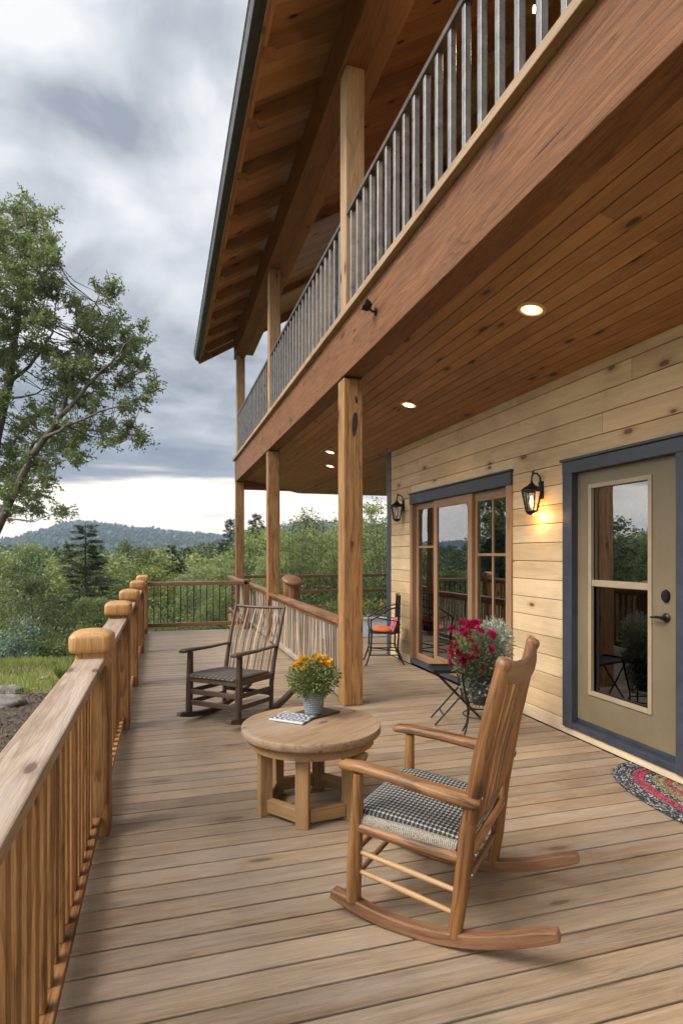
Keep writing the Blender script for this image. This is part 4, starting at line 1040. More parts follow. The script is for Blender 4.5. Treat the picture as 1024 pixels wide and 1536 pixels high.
# ================================================================== LAND
def polar(x, y):
    d = x * ST + y * CT; xc = x * CT - y * ST
    return d, xc
HILL = [(-3000, 812), (-900, 800), (-300, 812), (0, 806), (30, 802), (60, 796), (95, 787), (125, 785), (160, 787), (200, 789), (240, 790), (290, 795), (340, 797), (380, 790), (430, 783), (480, 782), (540, 784), (620, 795), (900, 805), (2500, 812)]
def ground_z(x, y):
    r = math.hypot(x, y + 0.0); d, xc = polar(x, y)
    z = -.95
    # distance outward from the deck edge
    out = max(-x - .5, y - 15.5 if x > 1.6 else y - 12.3, 0)
    edge = 6.3 + .9 * math.sin(y * .25) if x < -.5 and y < 12.3 else 3.0
    edge = lerp(edge, 4.0, sstep(10, 16, y))
    z -= sstep(edge, edge + 22, out) * 8.2 + sstep(edge - 2.5, edge + 3, out) * .5
    z += .12 * mnoise.noise(Vector((x * .35, y * .35, 0))) * sstep(.5, 3, out) + .9 * mnoise.noise(Vector((x * .03, y * .03, 3))) * sstep(20, 50, r)
    if r > 70: z += sstep(70, 420, r) * 2 + .6 * mnoise.noise(Vector((x * .01, y * .01, 9))) * 6 * sstep(70, 300, r)
    if r > 380:
        u = UC + F * xc / d if d > 30 else 3000
        u = max(-3000, min(2500, u))
        top = (VH - interp(HILL, u) - 11) / F * 1400
        s1 = sstep(520, 1400, r); s2 = sstep(1500, 2400, r)
        z += (top + 8.5) * s1 + (mnoise.noise(Vector((x * .004, y * .004, 1))) * 14 + mnoise.noise(Vector((x * .03, y * .03, 1))) * 4) * s1
    return z
def land():
    m = MB(1); rs = []; r = 1.0
    while r < 1850: rs.append(r); r *= 1.045 if r > 30 else 1.07
    n = 300; vs = [(0, 0, -.95)]; 
    for r in rs:
        for k in range(n):
            a = 6.283185 * k / n; x, y = math.cos(a) * r, math.sin(a) * r; vs.append((x, y, ground_z(x, y)))
    fs = [(0, 1 + k, 1 + (k + 1) % n) for k in range(n)]
    for i in range(len(rs) - 1):
        for k in range(n):
            k2 = (k + 1) % n; fs.append((1 + i * n + k, 1 + (i + 1) * n + k, 1 + (i + 1) * n + k2, 1 + i * n + k2))
    m.add(vs, fs, vs, .5)
    mat, t, b = newmat('land')
    pos = t.n('ShaderNodeNewGeometry').outputs['Position']
    n1 = t.noise(pos, .35, 5, .6); n2 = t.noise(pos, 5, 4, .6); n3 = t.noise(pos, .012, 6, .65); n4 = t.noise(pos, .09, 4, .6)
    near = t.mix(t.mr(n2, .3, .7), (.10, .115, .035), (.20, .21, .07))
    near = t.mix(t.mr(n1, .5, .62), near, (.17, .14, .07))
    far = t.mix(t.mr(n3, .35, .65), (.022, .032, .020), (.05, .066, .034))
    far = t.mix(t.mr(n4, .38, .62), far, t.mix(1.0, far, (.5, .55, .5), 'MULTIPLY'))
    dist = t.vm('LENGTH', pos)
    c = t.mix(t.mr(dist, 15, 40), near, far)
    t.put(b.inputs['Base Color'], c); b.inputs['Roughness'].default_value = .95; b.inputs['Specular IOR Level'].default_value = .1
    t.put(b.inputs['Normal'], t.bump(n2, .6, .08))
    g = m.build('ground', mat, smooth=180); tag(g, kind='structure')
land()
# mulch bed and rocks beside the deck
def in_mulch(x, y):
    cx = -2.9 + .25 * math.sin(y * .6); return abs(x - cx) < 1.35 + .35 * math.sin(y * .9 + 1) and 6.3 < y < 11.6
mb_ = MB(1); nx, ny = 40, 60; vs = []; ok = {}
for j in range(ny + 1):
    for i in range(nx + 1):
        x = -5.2 + 4.6 * i / nx; y = 5.8 + 6.4 * j / ny; vs.append((x, y, ground_z(x, y) + (.03 if in_mulch(x, y) else -.05) + .02 * mnoise.noise(Vector((x * 3, y * 3, 0)))))
fs = [(j * (nx + 1) + i, j * (nx + 1) + i + 1, (j + 1) * (nx + 1) + i + 1, (j + 1) * (nx + 1) + i) for j in range(ny) for i in range(nx)]
mb_.add(vs, fs, vs, .5); tag(mb_.build('mulch_bed', plain('mulch_soil', (.085, .058, .04), .95, 0, .45, 14, 1.0), smooth=180), kind='structure')
rn = random.Random(21); ch = MB(1)
for _ in range(9000):
    x, y = rn.uniform(-5, -.8), rn.uniform(6, 12)
    if not in_mulch(x, y): continue
    d = rdir(rn); d.z *= .35; ch.leaf(Vector((x, y, ground_z(x, y) + .04 + rn.uniform(0, .02))), d, Vector((0, 0, 1)) + rdir(rn) * .5, rn.uniform(.03, .09), rn.uniform(.012, .03), rn.random())
tag(ch.build('bark_mulch', 'chip'), 'loose brown bark mulch in the bed beside the lawn', 'mulch', None, 'stuff')
for k, (u, v, d, rx, ry, rz, lab) in enumerate(((8, 1056, 9.6, .30, .22, .14, 'long grey rock at the edge of the mulch bed, largest of the rocks'), (12, 1038, 10.6, .24, .18, .10, 'flat grey rock just behind the largest rock on the mulch'), (68, 1012, 12.0, .10, .09, .05, 'small rounded rock by the grass tuft on the mulch bed'))):
    q = at(u, v, d); z = ground_z(q.x, q.y); m = MB(1); m.rock((q.x, q.y, z + rz * .45), rx, ry, rz, k + 2, 22, 14); one('rock', m, 'rock', lab, 'rock', 'rocks on the mulch bed', smooth=60)
gr = MB(1)
for _ in range(52000):
    y = rn.uniform(4.5, 17); x = -rn.uniform(.7, 11)
    if in_mulch(x, y) and rn.random() < .97: continue
    z = ground_z(x, y); h = rn.uniform(.05, .13) * (1 + .9 * max(0, mnoise.noise(Vector((x * .8, y * .8, 5)))))
    d = Vector((rn.uniform(-.45, .45), rn.uniform(-.45, .45), 1)); tone = min(1, max(0, .5 + .7 * mnoise.noise(Vector((x * .5, y * .5, 2))) + rn.uniform(-.3, .3)))
    gr.leaf(Vector((x, y, z - .01)), d, rdir(rn), h * 1.5, .014, tone)
tag(gr.build('lawn_grass', 'grass'), 'sunlit green grass of the sloping lawn below the deck', 'grass', None, 'stuff')

# ================================================================== TREES
def crownleaf(mb, c, r, n, size, rn, flat=.75, base=.5):
    for _ in range(n):
        d = rdir(rn); q = rn.random() ** .5
        p = c + Vector((d.x * r, d.y * r, d.z * r * flat)) * q
        ld = (d * .7 + rdir(rn) + Vector((0, 0, -.15))); s = size * rn.uniform(.65, 1.35)
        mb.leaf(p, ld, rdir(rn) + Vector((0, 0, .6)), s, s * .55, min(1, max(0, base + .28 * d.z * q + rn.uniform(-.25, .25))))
def broadleaf(seed, H=10.0, W=3.2, shape='oval', size=.17, nclump=95, per=95):
    rn = random.Random(seed); tr = MB(seed); cr = MB(seed)
    th = H * .9; lean = Vector((rn.uniform(-.04, .04), rn.uniform(-.04, .04), 0))
    def tp(z): return Vector((lean.x * z + .12 * math.sin(z * .7 + seed), lean.y * z + .12 * math.cos(z * .6 + seed), z))
    zs = [th * i / 10 for i in range(11)]; tr.tube([tp(z) for z in zs], [.19 * (1 - .88 * z / th) * H / 10 + .012 for z in zs], 8)
    for k in range(nclump):
        f = rn.uniform(.16, 1.0)
        if shape == 'oval': prof = math.sin(math.pi * min(1, (f - .08) / .94) ** .8) ** .7
        elif shape == 'tall': prof = .75 * math.sin(math.pi * min(1, (f - .05) / .97)) ** .55
        else: prof = min(1, (1.02 - f) * 2.2) * (.55 + .45 * min(1, (f - .1) * 4))
        a = rn.uniform(0, 6.283); rr = W * prof * rn.uniform(.35, 1.0) * (1 + .35 * mnoise.noise(Vector((math.cos(a) * 1.4, math.sin(a) * 1.4, f * 4 + seed))))
        c = tp(f * H * .97) + Vector((math.cos(a) * rr, math.sin(a) * rr, rn.uniform(-.2, .2)))
        rad_ = rn.uniform(.45, .95) * W / 3.2
        crownleaf(cr, c, rad_, int(per * rn.uniform(.6, 1.3)), size, rn, .7, .35 + .3 * rn.random())
        if k % 2 == 0:
            b = tp(max(.4, f * H * .97 - rr * .75 - .3)); mid = b.lerp(c, .5) + Vector((0, 0, .12)); r0 = .035 * H / 10 * (1.3 - f)
            tr.tube([b, mid, c], [r0 + .01, r0 * .6 + .006, .008], 5)
    return tr, cr
def conifer(seed, H=11.0, W=2.6, dens=1.0):
    rn = random.Random(seed); tr = MB(seed); cr = MB(seed)
    tr.tube([(0, 0, H * i / 8) for i in range(9)], [.17 * (1 - .93 * i / 8) for i in range(9)], 8)
    z = H * .12
    while z < H * .985:
        f = z / H; nb = 5 if f < .8 else 4
        for k in range(nb):
            a = rn.uniform(0, 6.283); L = W * (1.03 - f) ** .75 * rn.uniform(.55, 1.1); dr = rn.uniform(-.05, .22)
            d = Vector((math.cos(a), math.sin(a), 0)); s = Vector((-d.y, d.x, 0)); pts = [Vector((0, 0, z)) + d * L * t + Vector((0, 0, L * (dr * t - .22 * t * t * (1 - f)))) for t in (0, .35, .7, 1)]
            tr.tube(pts, [.03 * (1.1 - f), .02 * (1.1 - f), .012, .005], 4)
            for _ in range(int(L * 95 * dens) + 12):
                t = rn.random() ** .65; i = min(2, int(t * 3)); p = pts[i].lerp(pts[i + 1], t * 3 - i); w = .42 * L * (1 - t * .75) * rn.uniform(-1, 1)
                q = p + s * w + d * abs(w) * .35 + Vector((0, 0, rn.uniform(-.07, .09) - .12 * abs(w)))
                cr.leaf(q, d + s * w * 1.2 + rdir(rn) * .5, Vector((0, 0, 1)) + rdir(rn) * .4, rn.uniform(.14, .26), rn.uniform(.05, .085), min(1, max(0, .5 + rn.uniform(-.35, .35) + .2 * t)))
        z += rn.uniform(.20, .34) * (1.2 - .6 * f)
    return tr, cr
PROTO = {}
def proto(key, tc, leaf, bark='bark'):
    PROTO[key] = (tc, leaf, bark)
proto('oval', broadleaf(1, 10, 3.2, 'oval'), 'leaf_mid'); proto('round', broadleaf(2, 9.5, 3.5, 'oval', .18), 'leaf_mid'); proto('tall', broadleaf(3, 11, 2.6, 'tall', .16), 'leaf_dark')
proto('broad', broadleaf(4, 10, 3.6, 'cone', .17), 'leaf_dark'); proto('pale', broadleaf(5, 9, 2.8, 'tall', .15, 90), 'leaf_pale', 'bark_pale'); proto('birch', broadleaf(6, 11, 2.3, 'tall', .14, 70, 80), 'leaf_pale', 'bark_pale')
proto('fir', conifer(7, 11, 2.7), 'needle'); proto('pine', conifer(8, 12, 3.2, .8), 'needle'); proto('spruce', conifer(9, 11, 2.1, 1.2), 'needle')
PH = {'oval': 10, 'round': 9.5, 'tall': 11, 'broad': 10, 'pale': 9, 'birch': 11, 'fir': 11, 'pine': 12, 'spruce': 11}
FIRST = {}
def plant(key, x, y, H, rz, label, wide=1.0, name=None, group='trees of the forest beyond the deck', cat='tree'):
    z = ground_z(x, y) - .15
    if key not in FIRST:
        (tr, cr), leaf, bark = PROTO[key]
        t = thing(name or ('conifer_tree' if key in ('fir', 'pine', 'spruce') else 'broadleaf_tree'), label, cat, (0, 0, 0), 0, group)
        tr.build('trunk', bark, t, local=True, smooth=60); cr.build('crown', leaf, t, local=True); FIRST[key] = t
    else: t = copy_tree(FIRST[key]); t['label'] = label; t['category'] = cat; t['group'] = group
    s = H / PH[key]; t.location = (x, y, z); t.rotation_euler = (0, 0, rz); t.scale = (s * wide, s * wide, s)
    return t
KIND = {'oval': 'mid green bushy broadleaf tree', 'round': 'mid green round crowned tree', 'tall': 'dark green tall broadleaf tree', 'broad': 'dark green broad leafy tree', 'pale': 'pale yellow green leafy tree', 'birch': 'pale slender birch like tree',
        'fir': 'dark layered conifer', 'pine': 'dark open branched conifer', 'spruce': 'narrow dark conifer'}
TOPV = [(-900, 780), (-200, 795), (0, 812), (60, 815), (110, 818), (180, 812), (225, 806), (260, 808), (300, 806), (345, 792), (400, 782), (450, 779), (505, 776), (575, 770), (640, 765)]
def region(u, d):
    where = 'left of the deck' if u < 0 else 'behind the lawn at left' if u < 120 else 'beyond the left railing posts' if u < 225 else 'beyond the back railing' if u < 350 else 'between the two far porch posts' if u < 400 else 'behind the stick railing' if u < 505 else 'between nearest post and house wall'
    return ('tall ' if False else '') + where + (', in the front row' if d < 27 else ', farther back' if d < 42 else ', far back in the forest')
def byview(key, u, d, topv, label, wide=1.0, **k):
    q = at(u, VH, d); g = ground_z(q.x, q.y) - .15; H = EYE + (VH - topv) / F * d - g
    return plant(key, q.x, q.y, H, R.uniform(0, 6.28), label, wide, **k)
# the ones the photo singles out
byview('pine', 128, 24, 784, 'large dark layered conifer standing out above the forest behind the left railing', 1.5)
byview('pale', 250, 30, 832, 'pale green rounded tree lit against the darker forest beyond back railing', 1.15)
byview('spruce', 384, 46, 768, 'dark pointed conifer seen between the two far porch posts', 1.0)
byview('fir', 346, 60, 776, 'dark conifer whose tip shows left of the farthest porch post', 1.0)
byview('birch', 566, 27, 752, 'thin pale topped tree in the gap between nearest post and house wall', 1.0)
byview('tall', 470, 50, 770, 'dark green tree with the highest crown behind the stick railing', 1.2)
cells = []
rn = random.Random(77)
def fill(u0, u1, d0, d1, n, keys, dv=(0, 30), wide=1.0):
    for i in range(n):
        u = u0 + (u1 - u0) * (i + rn.uniform(.1, .9)) / n; d = rn.uniform(d0, d1); k = rn.choice(keys)
        byview(k, u, d, interp(TOPV, u) + rn.uniform(*dv), KIND[k] + ' ' + region(u, d), wide * rn.uniform(.9, 1.2))
fill(-60, 350, 19, 26, 10, ('oval', 'round', 'broad', 'tall', 'oval', 'fir'), (40, 90), 1.0)
fill(225, 345, 22, 28, 5, ('pale', 'birch', 'oval', 'birch'), (40, 75))
fill(-40, 350, 28, 38, 15, ('oval', 'round', 'broad', 'tall', 'oval', 'fir', 'pale'), (12, 40))
fill(-60, 350, 40, 62, 17, ('oval', 'round', 'broad', 'tall', 'fir', 'spruce'), (-2, 22))
fill(350, 640, 20, 27, 9, ('oval', 'round', 'birch', 'oval', 'pale'), (25, 60))
fill(350, 640, 28, 40, 10, ('oval', 'round', 'oval', 'tall', 'round'), (8, 30))
fill(350, 640, 44, 64, 11, ('oval', 'round', 'broad', 'tall', 'fir', 'spruce'), (-4, 14))
# trees left of the frame, mirrored in the door and window glass
fill(-1500, -150, 24, 40, 20, ('oval', 'round', 'broad', 'tall', 'fir', 'birch'), (-60, 10), 1.25)
for k in range(10):
    x, y = -rn.uniform(22, 40), rn.uniform(2, 24); q = ('oval', 'broad', 'tall', 'round')[k % 4]
    plant(q, x, y, 12.5 + rn.uniform(0, 3), rn.uniform(0, 6), KIND[q] + ' left of the deck, farther back')
# shrubs at the foot of the forest
def shrub(seed, leaf, label, u, v, d, r, h, size=.09, n=34):
    q = at(u, v, d); z = ground_z(q.x, q.y); rn2 = random.Random(seed); s = MB(seed); t = thing('shrub', label, 'shrub', (q.x, q.y, z), 0, 'shrubs at the edge of the lawn'); st_ = MB(seed)
    for _ in range(n):
        dd = rdir(rn2, 1); c = Vector((q.x + dd.x * r * .8, q.y + dd.y * r * .8, z + h * (.2 + .75 * rn2.random() * dd.z)))
        crownleaf(s, c, r * .32, 70, size, rn2, .8, .3 + .4 * rn2.random()); st_.tube([(q.x, q.y, z), ((q.x + c.x) / 2, (q.y + c.y) / 2, (z + c.z) / 2 + .1), c], [.02, .014, .006], 5)
    s.build('foliage', leaf, t); st_.build('stem', 'bark', t, smooth=60)
shrub(31, 'leaf_blue', 'pale blue green shrub at the top edge of the lawn, leftmost', 30, 960, 17, 1.0, 1.5)
shrub(32, 'leaf_dark', 'dark green shrub beyond the lawn beside the pale blue green one', 78, 965, 17.5, 1.2, 1.6)
shrub(33, 'leaf_mid', 'mid green shrub beyond lawn behind the second railing post', 110, 955, 17.5, 1.0, 1.4)
shrub(34, 'leaf_pale', 'light green low shrub beyond the lawn near the third railing post', 150, 945, 18.5, 1.1, 1.3)
shrub(35, 'leaf_mid', 'mid green shrub at far left behind the lawn', -20, 955, 18, 1.3, 1.8)
for k, u in enumerate((235, 262, 292, 322, 345)):
    shrub(40 + k, ('leaf_pale', 'leaf_mid')[k % 2], ('pale green' , 'mid green')[k % 2] + ' shrub seen through the back railing, ' + ('nearest the corner post', 'second from the corner post', 'in its middle', 'right of its middle', 'beside the far porch post')[k], u, 925, 18 + k % 3, 1.1, 2.0)
for k, u in enumerate((440, 475, 520, 560, 578)):
    shrub(50 + k, ('leaf_mid', 'leaf_dark')[k % 2], ('mid green', 'dark green')[k % 2] + ' shrub behind the deck ' + ('right of the log post', 'between log post and nearest porch post', 'hidden partly by the nearest porch post', 'behind the white planter', 'beside the house corner')[k], u, 905, 19.5 + k % 2, 1.3, 4.6)
q = at(92, 1006, 11.9); z = ground_z(q.x, q.y); m = MB(1)
for _ in range(160): d = rdir(rn, 1.2); m.leaf(Vector((q.x + d.x * .05, q.y + d.y * .05, z)), Vector((d.x * .6, d.y * .6, 1)), rdir(rn), rn.uniform(.18, .34), .016, rn.random() * .6)
one('grass_tuft', m, 'grass', 'lone tuft of long grass on the mulch bed by the lawn', 'grass tuft')

# the tall open tree at the left
def tall_tree():
    D = 15.0; rn = random.Random(5); t0 = at(-95, 1000, D); gz = ground_z(t0.x, t0.y)
    T = thing('tall_tree', 'tall open crowned tree leaning in from the left edge against the sky', 'tree', (t0.x, t0.y, gz - .1)); tr = MB(6); cr = MB(6)
    def J(u, v, dd=0): return at(u, v, D + dd)
    base = Vector((t0.x, t0.y, gz - .2))
    limbs = []
    def limb(pts, r0, r1, n=8):
        P = [Vector(p) for p in pts]; Q = []
        for i in range(len(P) - 1):
            for k in range(4): Q.append(P[i].lerp(P[i + 1], k / 4) + rdir(rn) * .025)
        Q.append(P[-1]); N = len(Q); rr = [lerp(r0, r1, i / (N - 1)) for i in range(N)]
        tr.tube(Q, rr, n); limbs.extend(zip(Q, rr))
    fork = J(-48, 860)
    limb([base, J(-80, 930), fork], .26, .20, 10)
    limb([fork, J(-22, 740, .2), J(0, 628, .3), J(14, 572, .3), J(22, 510, .2), J(28, 456), J(40, 385, -.2), J(38, 318, -.3)], .17, .02)
    limb([fork, J(-5, 800, -.3), J(35, 709, -.6), J(63, 660, -.8), J(91, 625, -1), J(130, 580, -1.1), J(165, 545, -1.2), J(195, 510, -1.2)], .12, .014)
    limb([J(-10, 790, .2), J(22, 725, .4), J(50, 665, .5), J(100, 640, .6), J(165, 648, .6), J(220, 655, .5)], .06, .008)
    limb([J(63, 660, -.8), J(100, 640, -1.5), J(150, 615, -2), J(210, 605, -2.2)], .045, .008)
    limb([J(91, 625, -1), J(110, 560, -.5), J(120, 500, -.2), J(150, 440, 0)], .05, .008)
    limb([J(14, 572, .3), J(45, 550, .8), J(80, 500, 1.2), J(85, 430, 1.4)], .06, .008)
    limb([J(4, 600, .3), J(40, 595, .3), J(70, 583, .2)], .035, .012)
    limb([J(22, 510, .2), J(-15, 440, -.6), J(-30, 360, -1)], .06, .01); limb([J(28, 456), J(62, 400, .6), J(72, 345, .8)], .04, .008)
    limb([fork, J(-100, 700, .5), J(-140, 520, .6), J(-130, 380, .4)], .15, .02); limb([J(-80, 760, .3), J(-180, 640, -.6), J(-240, 560, -1)], .08, .01)
    C = [(20, 320, 22, 22), (58, 335, 22, 24), (40, 305, 14, 12), (45, 372, 36, 30), (8, 385, 28, 36), (72, 395, 18, 22), (18, 432, 34, 34), (62, 440, 28, 26), (84, 425, 10, 14), (30, 490, 40, 28), (72, 478, 22, 20), (8, 540, 26, 28), (48, 535, 26, 20), (80, 520, 14, 14), (5, 600, 20, 20),
         (155, 438, 16, 20), (128, 465, 18, 18), (108, 455, 12, 12), (140, 492, 28, 22), (170, 472, 10, 12), (206, 504, 17, 16), (182, 522, 22, 18), (150, 540, 30, 22), (105, 552, 30, 20), (200, 545, 20, 16), (78, 572, 22, 12), (130, 582, 32, 20), (182, 572, 22, 16), (226, 580, 13, 14), (214, 608, 15, 11), (188, 606, 16, 10), (100, 602, 22, 14), (62, 622, 22, 16), (120, 520, 18, 16), (165, 505, 22, 18), (90, 540, 16, 12),
         (150, 640, 24, 10), (190, 644, 24, 12), (216, 656, 16, 10), (122, 655, 22, 11), (92, 668, 26, 16), (112, 688, 18, 11), (30, 640, 28, 16), (12, 690, 18, 26), (40, 728, 22, 20), (14, 745, 18, 18), (72, 715, 16, 15), (45, 764, 18, 8), (90, 765, 12, 4), (60, 690, 20, 14), (25, 668, 22, 14), (5, 770, 16, 14), (22, 760, 16, 12), (55, 740, 16, 12), (80, 655, 20, 14), (45, 700, 20, 16), (20, 715, 20, 16), (110, 640, 20, 12), (135, 610, 20, 10), (160, 660, 18, 8),
         (-30, 340, 34, 30), (-70, 380, 40, 40), (-120, 370, 34, 40), (-60, 450, 50, 40), (-130, 470, 44, 40), (-30, 520, 30, 30), (-90, 560, 50, 40), (-160, 560, 40, 36), (-220, 560, 36, 30), (-40, 620, 30, 30), (-110, 650, 44, 34), (-190, 650, 40, 26), (-40, 700, 24, 24)]
    for (u, v, ru, rv) in C:
        # a few sub clumps, offset in depth, hung on twigs from the nearest limb
        dd = rn.uniform(-1.3, 1.3); area = ru * rv
        for s in range(max(4, int(area / 38))):
            a = rn.uniform(0, 6.283); q = rn.random() ** .5
            c = J(u + math.cos(a) * ru * q * .95, v + math.sin(a) * rv * q * .95, dd + rn.uniform(-.7, .7))
            p, r = min(limbs, key=lambda w: (w[0] - c).length + (0 if w[0].z < c.z + .2 else .8))
            mid = p.lerp(c, .55) + Vector((0, 0, -.06 * (c - p).length)) + rdir(rn) * .08
            if rn.random() < .6: tr.tube([p, mid, c], [min(r * .5, .018), .010, .004], 4)
            for w in range(5):
                d = (rdir(rn, .5) + (c - p).normalized() * .5).normalized(); L = rn.uniform(.18, .38); e = c + d * L; tone = rn.uniform(.15, .75)
                if w < 2: tr.tube([c, c.lerp(e, .5), e], [.005, .004, .002], 3)
                for l in range(21):
                    x = c.lerp(e, rn.random()) + rdir(rn) * rn.uniform(.01, .09)
                    cr.leaf(x, d * .5 + rdir(rn) + Vector((0, 0, -.2)), rdir(rn), rn.uniform(.06, .105), rn.uniform(.030, .048), min(1, max(0, tone + rn.uniform(-.25, .25))))
    tr.build('trunk', 'bark', T, smooth=60); cr.build('crown', 'leaf_tall', T)
tall_tree()

# far forest: one mass covering the valley and lower slopes
def far_forest():
    rn = random.Random(9); m = MB(1)
    for i in range(1150):
        u = rn.uniform(-420, 700); d = 66 * (560 / 66) ** (rn.random() ** 1.1); q = at(u, VH, d); z = ground_z(q.x, q.y)
        H = rn.uniform(8, 12.5); W = rn.uniform(2.2, 4.0); con = rn.random() < .3
        topmax = EYE + (VH - interp(TOPV, u) + (10 if u < 340 else 0)) / F * d
        if z + H > topmax: H = max(5, topmax - z)
        tone = rn.uniform(.1, .9); size = .35 + d * .0022; n = int(330 * (66 / d) ** .55)
        for k in range(n):
            f = rn.uniform(.25, 1); a = rn.uniform(0, 6.283)
            pr = (1.03 - f) * (1.05 if not con else .85) if con else math.sin(math.pi * min(1, (f - .12) / .9)) ** .6
            rr = W * (.65 if con else 1) * pr * rn.random() ** .4 * (1 + .4 * mnoise.noise(Vector((math.cos(a) * 1.5, math.sin(a) * 1.5, f * 5 + i))))
            p = Vector((q.x + math.cos(a) * rr, q.y + math.sin(a) * rr, z + f * H))
            m.leaf(p, rdir(rn), rdir(rn), size * rn.uniform(.7, 1.4), size * .7, min(1, max(0, tone * (.55 if con else 1) + rn.uniform(-.25, .25))))
    for i in range(15000):
        u = rn.uniform(-500, 760); d = rn.uniform(560, 1430); q = at(u, VH, d); z = ground_z(q.x, q.y); tone = rn.uniform(0, .22) * (.6 + .8 * max(0, .5 + mnoise.noise(Vector((q.x * .008, q.y * .008, 4)))))
        for k in range(4): m.leaf(Vector((q.x + rn.uniform(-4, 4), q.y + rn.uniform(-4, 4), z + rn.uniform(0, 7))), rdir(rn, .6), rdir(rn), rn.uniform(5, 9), 5.5, max(0, min(1, tone + rn.uniform(-.15, .15))))
    tag(m.build('distant_forest', 'leaf_far'), 'far forest covering the valley floor below the blue hills', 'forest', None, 'stuff')
far_forest()

# ================================================================== AIR
hz = MB(1); hz.box((-1900, -1900, -30), (1900, 1900, 118), 'x'); ho = hz.build('haze', None or M['white']); tag(ho, kind='stuff'); ho['label'] = 'thin bluish haze filling the valley air'
hm = bpy.data.materials.new('haze'); hm.use_nodes = True; nt = hm.node_tree; nt.nodes.clear()
vo = nt.nodes.new('ShaderNodeVolumePrincipled'); vo.inputs['Color'].default_value = (.58, .72, .97, 1); vo.inputs['Density'].default_value = HAZE; vo.inputs['Anisotropy'].default_value = .2
out = nt.nodes.new('ShaderNodeOutputMaterial'); nt.links.new(vo.outputs[0], out.inputs['Volume'])
ho.data.materials.clear(); ho.data.materials.append(hm)
if HAZE <= 0: bpy.data.objects.remove(ho)

# ================================================================== SKY AND SUN
wd = bpy.data.worlds.new('World'); scene.world = wd; wd.use_nodes = True; t = NT(wd.node_tree); bg = wd.node_tree.nodes['Background']
SUN_EL, SUN_AZ = rad(46), rad(-100)     # azimuth from +Y towards +X
sky = t.n('ShaderNodeTexSky', sky_type='NISHITA', sun_disc=False); sky.sun_elevation = SUN_EL; sky.sun_rotation = SUN_AZ
skyc = t.vm('MULTIPLY', sky.outputs[0], (.10, .10, .10))
dirv = t.n('ShaderNodeTexCoord').outputs['Generated']; x, y, z = t.sep(dirv)
# rotate to view azimuth
zz = t.m('MAXIMUM', z, 0.0)
den = t.m('ADD', zz, .16)
p = t.comb(t.m('DIVIDE', x, den), t.m('DIVIDE', y, den), 0.0)
p = t.vm('ADD', p, SKYOFF)
n1 = t.noise(p, .75, 8, .52, .3); n2 = t.noise(t.vm('ADD', p, (7.3, 2.1, 4.0)), 2.1, 8, .55, .5)
cl = t.m('ADD', t.m('MULTIPLY', n1, .52), t.m('MULTIPLY', n2, .48))
# thin and thick places in the cloud layer
wn = t.n('ShaderNodeTexNoise'); t.put(wn.inputs['Vector'], dirv); wn.inputs['Scale'].default_value = 3.5; wn.inputs['Detail'].default_value = 5; wn.inputs['Roughness'].default_value = .55
wv = t.vm('ADD', dirv, t.vm('MULTIPLY', t.vm('SUBTRACT', wn.outputs['Color'], (.5, .5, .5)), (.30, .30, .30)))
for (u_, v_, s_, a_) in ((40, 15, .11, .17), (120, 70, .06, .10), (235, 100, .05, .07), (300, 195, .075, .16), (285, 130, .05, .06), (165, 290, .085, .15), (260, 340, .09, .07), (10, 250, .06, .12), (330, 420, .08, .05),
                         (130, 165, .10, -.10), (200, 20, .11, -.09), (340, 70, .09, -.10), (230, 235, .07, -.09), (60, 160, .09, -.06), (290, 655, .10, -.12), (120, 700, .09, -.10), (330, 560, .08, -.06), (240, 480, .06, -.04)):
    dv = (at(u_, v_, 1) - Vector((0, 0, EYE))).normalized()
    dd = t.vm('LENGTH', t.vm('SUBTRACT', wv, tuple(dv)))
    ga = t.m('EXPONENT', t.m('MULTIPLY', t.m('MULTIPLY', dd, dd), -1 / (s_ * s_)))
    cl = t.m('MULTIPLY_ADD', ga, a_, cl)
dark = t.ramp(zz, [(0.0, (.80, .78, .74)), (.075, (.62, .63, .64)), (.11, (.29, .32, .365)), (.17, (.25, .285, .335)), (.32, (.315, .352, .405)), (.6, (.35, .39, .45)), (1.0, (.45, .52, .6))])
lite = t.ramp(zz, [(0.0, (1.1, 1.03, .93)), (.085, (1.08, 1.04, .97)), (.125, (.60, .63, .67)), (.20, (.68, .71, .74)), (.32, (.91, .925, .94)), (1.0, (1.05, 1.07, 1.08))])
cc = t.mix(t.mr(cl, .385, .59, 0, 1), dark, lite)
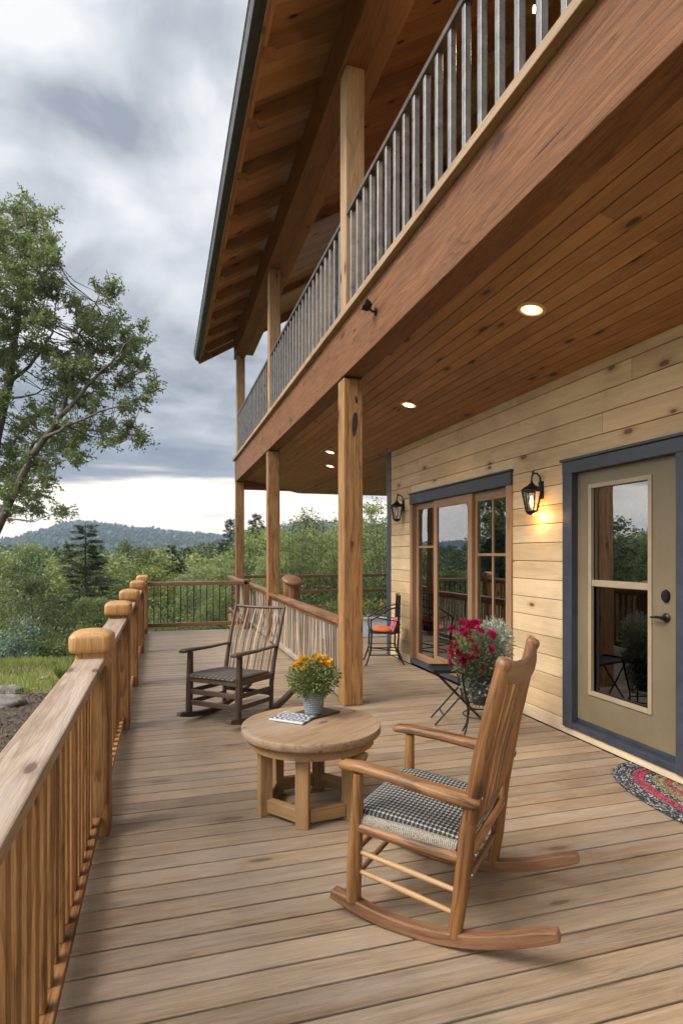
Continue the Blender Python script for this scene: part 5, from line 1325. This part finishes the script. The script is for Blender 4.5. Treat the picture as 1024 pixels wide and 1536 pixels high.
# clear bright strip above the hills, broken by streaks
stn = t.noise(t.comb(t.m('MULTIPLY', x, 2.6), t.m('MULTIPLY', y, 2.6), t.m('MULTIPLY', z, 26.0)), 1.0, 6, .55)
edge = t.m('ADD', zz, t.m('MULTIPLY', t.m("SUBTRACT", stn, .5), .17))
strip = t.mr(edge, .118, .082, 0, 1, True)
streak = t.mr(stn, .56, .66, 0, .55, True)
hor = t.mix(streak, (1.7, 1.45, 1.12), (.80, .79, .79))
cc = t.mix(strip, cc, hor)
cc = t.mix(.93, skyc, cc)
# out-of-view sky at left and above brightened, added fill for the porch
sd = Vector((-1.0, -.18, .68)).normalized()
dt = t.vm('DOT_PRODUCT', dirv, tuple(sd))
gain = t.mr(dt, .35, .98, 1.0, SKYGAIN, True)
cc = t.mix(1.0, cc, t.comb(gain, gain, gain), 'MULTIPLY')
cc = t.mix(t.mr(z, -.02, -.06), cc, (.12, .13, .10))
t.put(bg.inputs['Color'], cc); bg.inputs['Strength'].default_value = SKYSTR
sl_ = bpy.data.lights.new('sun', 'SUN'); sl_.energy = SUNSTR; sl_.angle = rad(22); sl_.color = (1, .95, .88); so = bpy.data.objects.new('sun', sl_); COL.objects.link(so)
sdv = Vector((math.sin(SUN_AZ) * math.cos(SUN_EL), math.cos(SUN_AZ) * math.cos(SUN_EL), math.sin(SUN_EL))); so.rotation_euler = sdv.to_track_quat('Z', 'Y').to_euler(); so.location = (-6, -2, 9)

# ================================================================== RENDER SETTINGS
vs_ = scene.view_settings; scene.display_settings.display_device = 'sRGB'; vs_.view_transform = 'Standard'; vs_.look = 'None'; vs_.exposure = EXPOSURE; vs_.gamma = 1
cy = scene.cycles; cy.use_denoising = True; cy.denoiser = 'OPENIMAGEDENOISE'; cy.max_bounces = 7; cy.diffuse_bounces = 4; cy.glossy_bounces = 4; cy.transmission_bounces = 4; cy.transparent_max_bounces = 12; cy.volume_bounces = 0
cy.sample_clamp_indirect = 8; cy.use_adaptive_sampling = True; cy.adaptive_threshold = .025; cy.caustics_reflective = False; cy.caustics_refractive = False
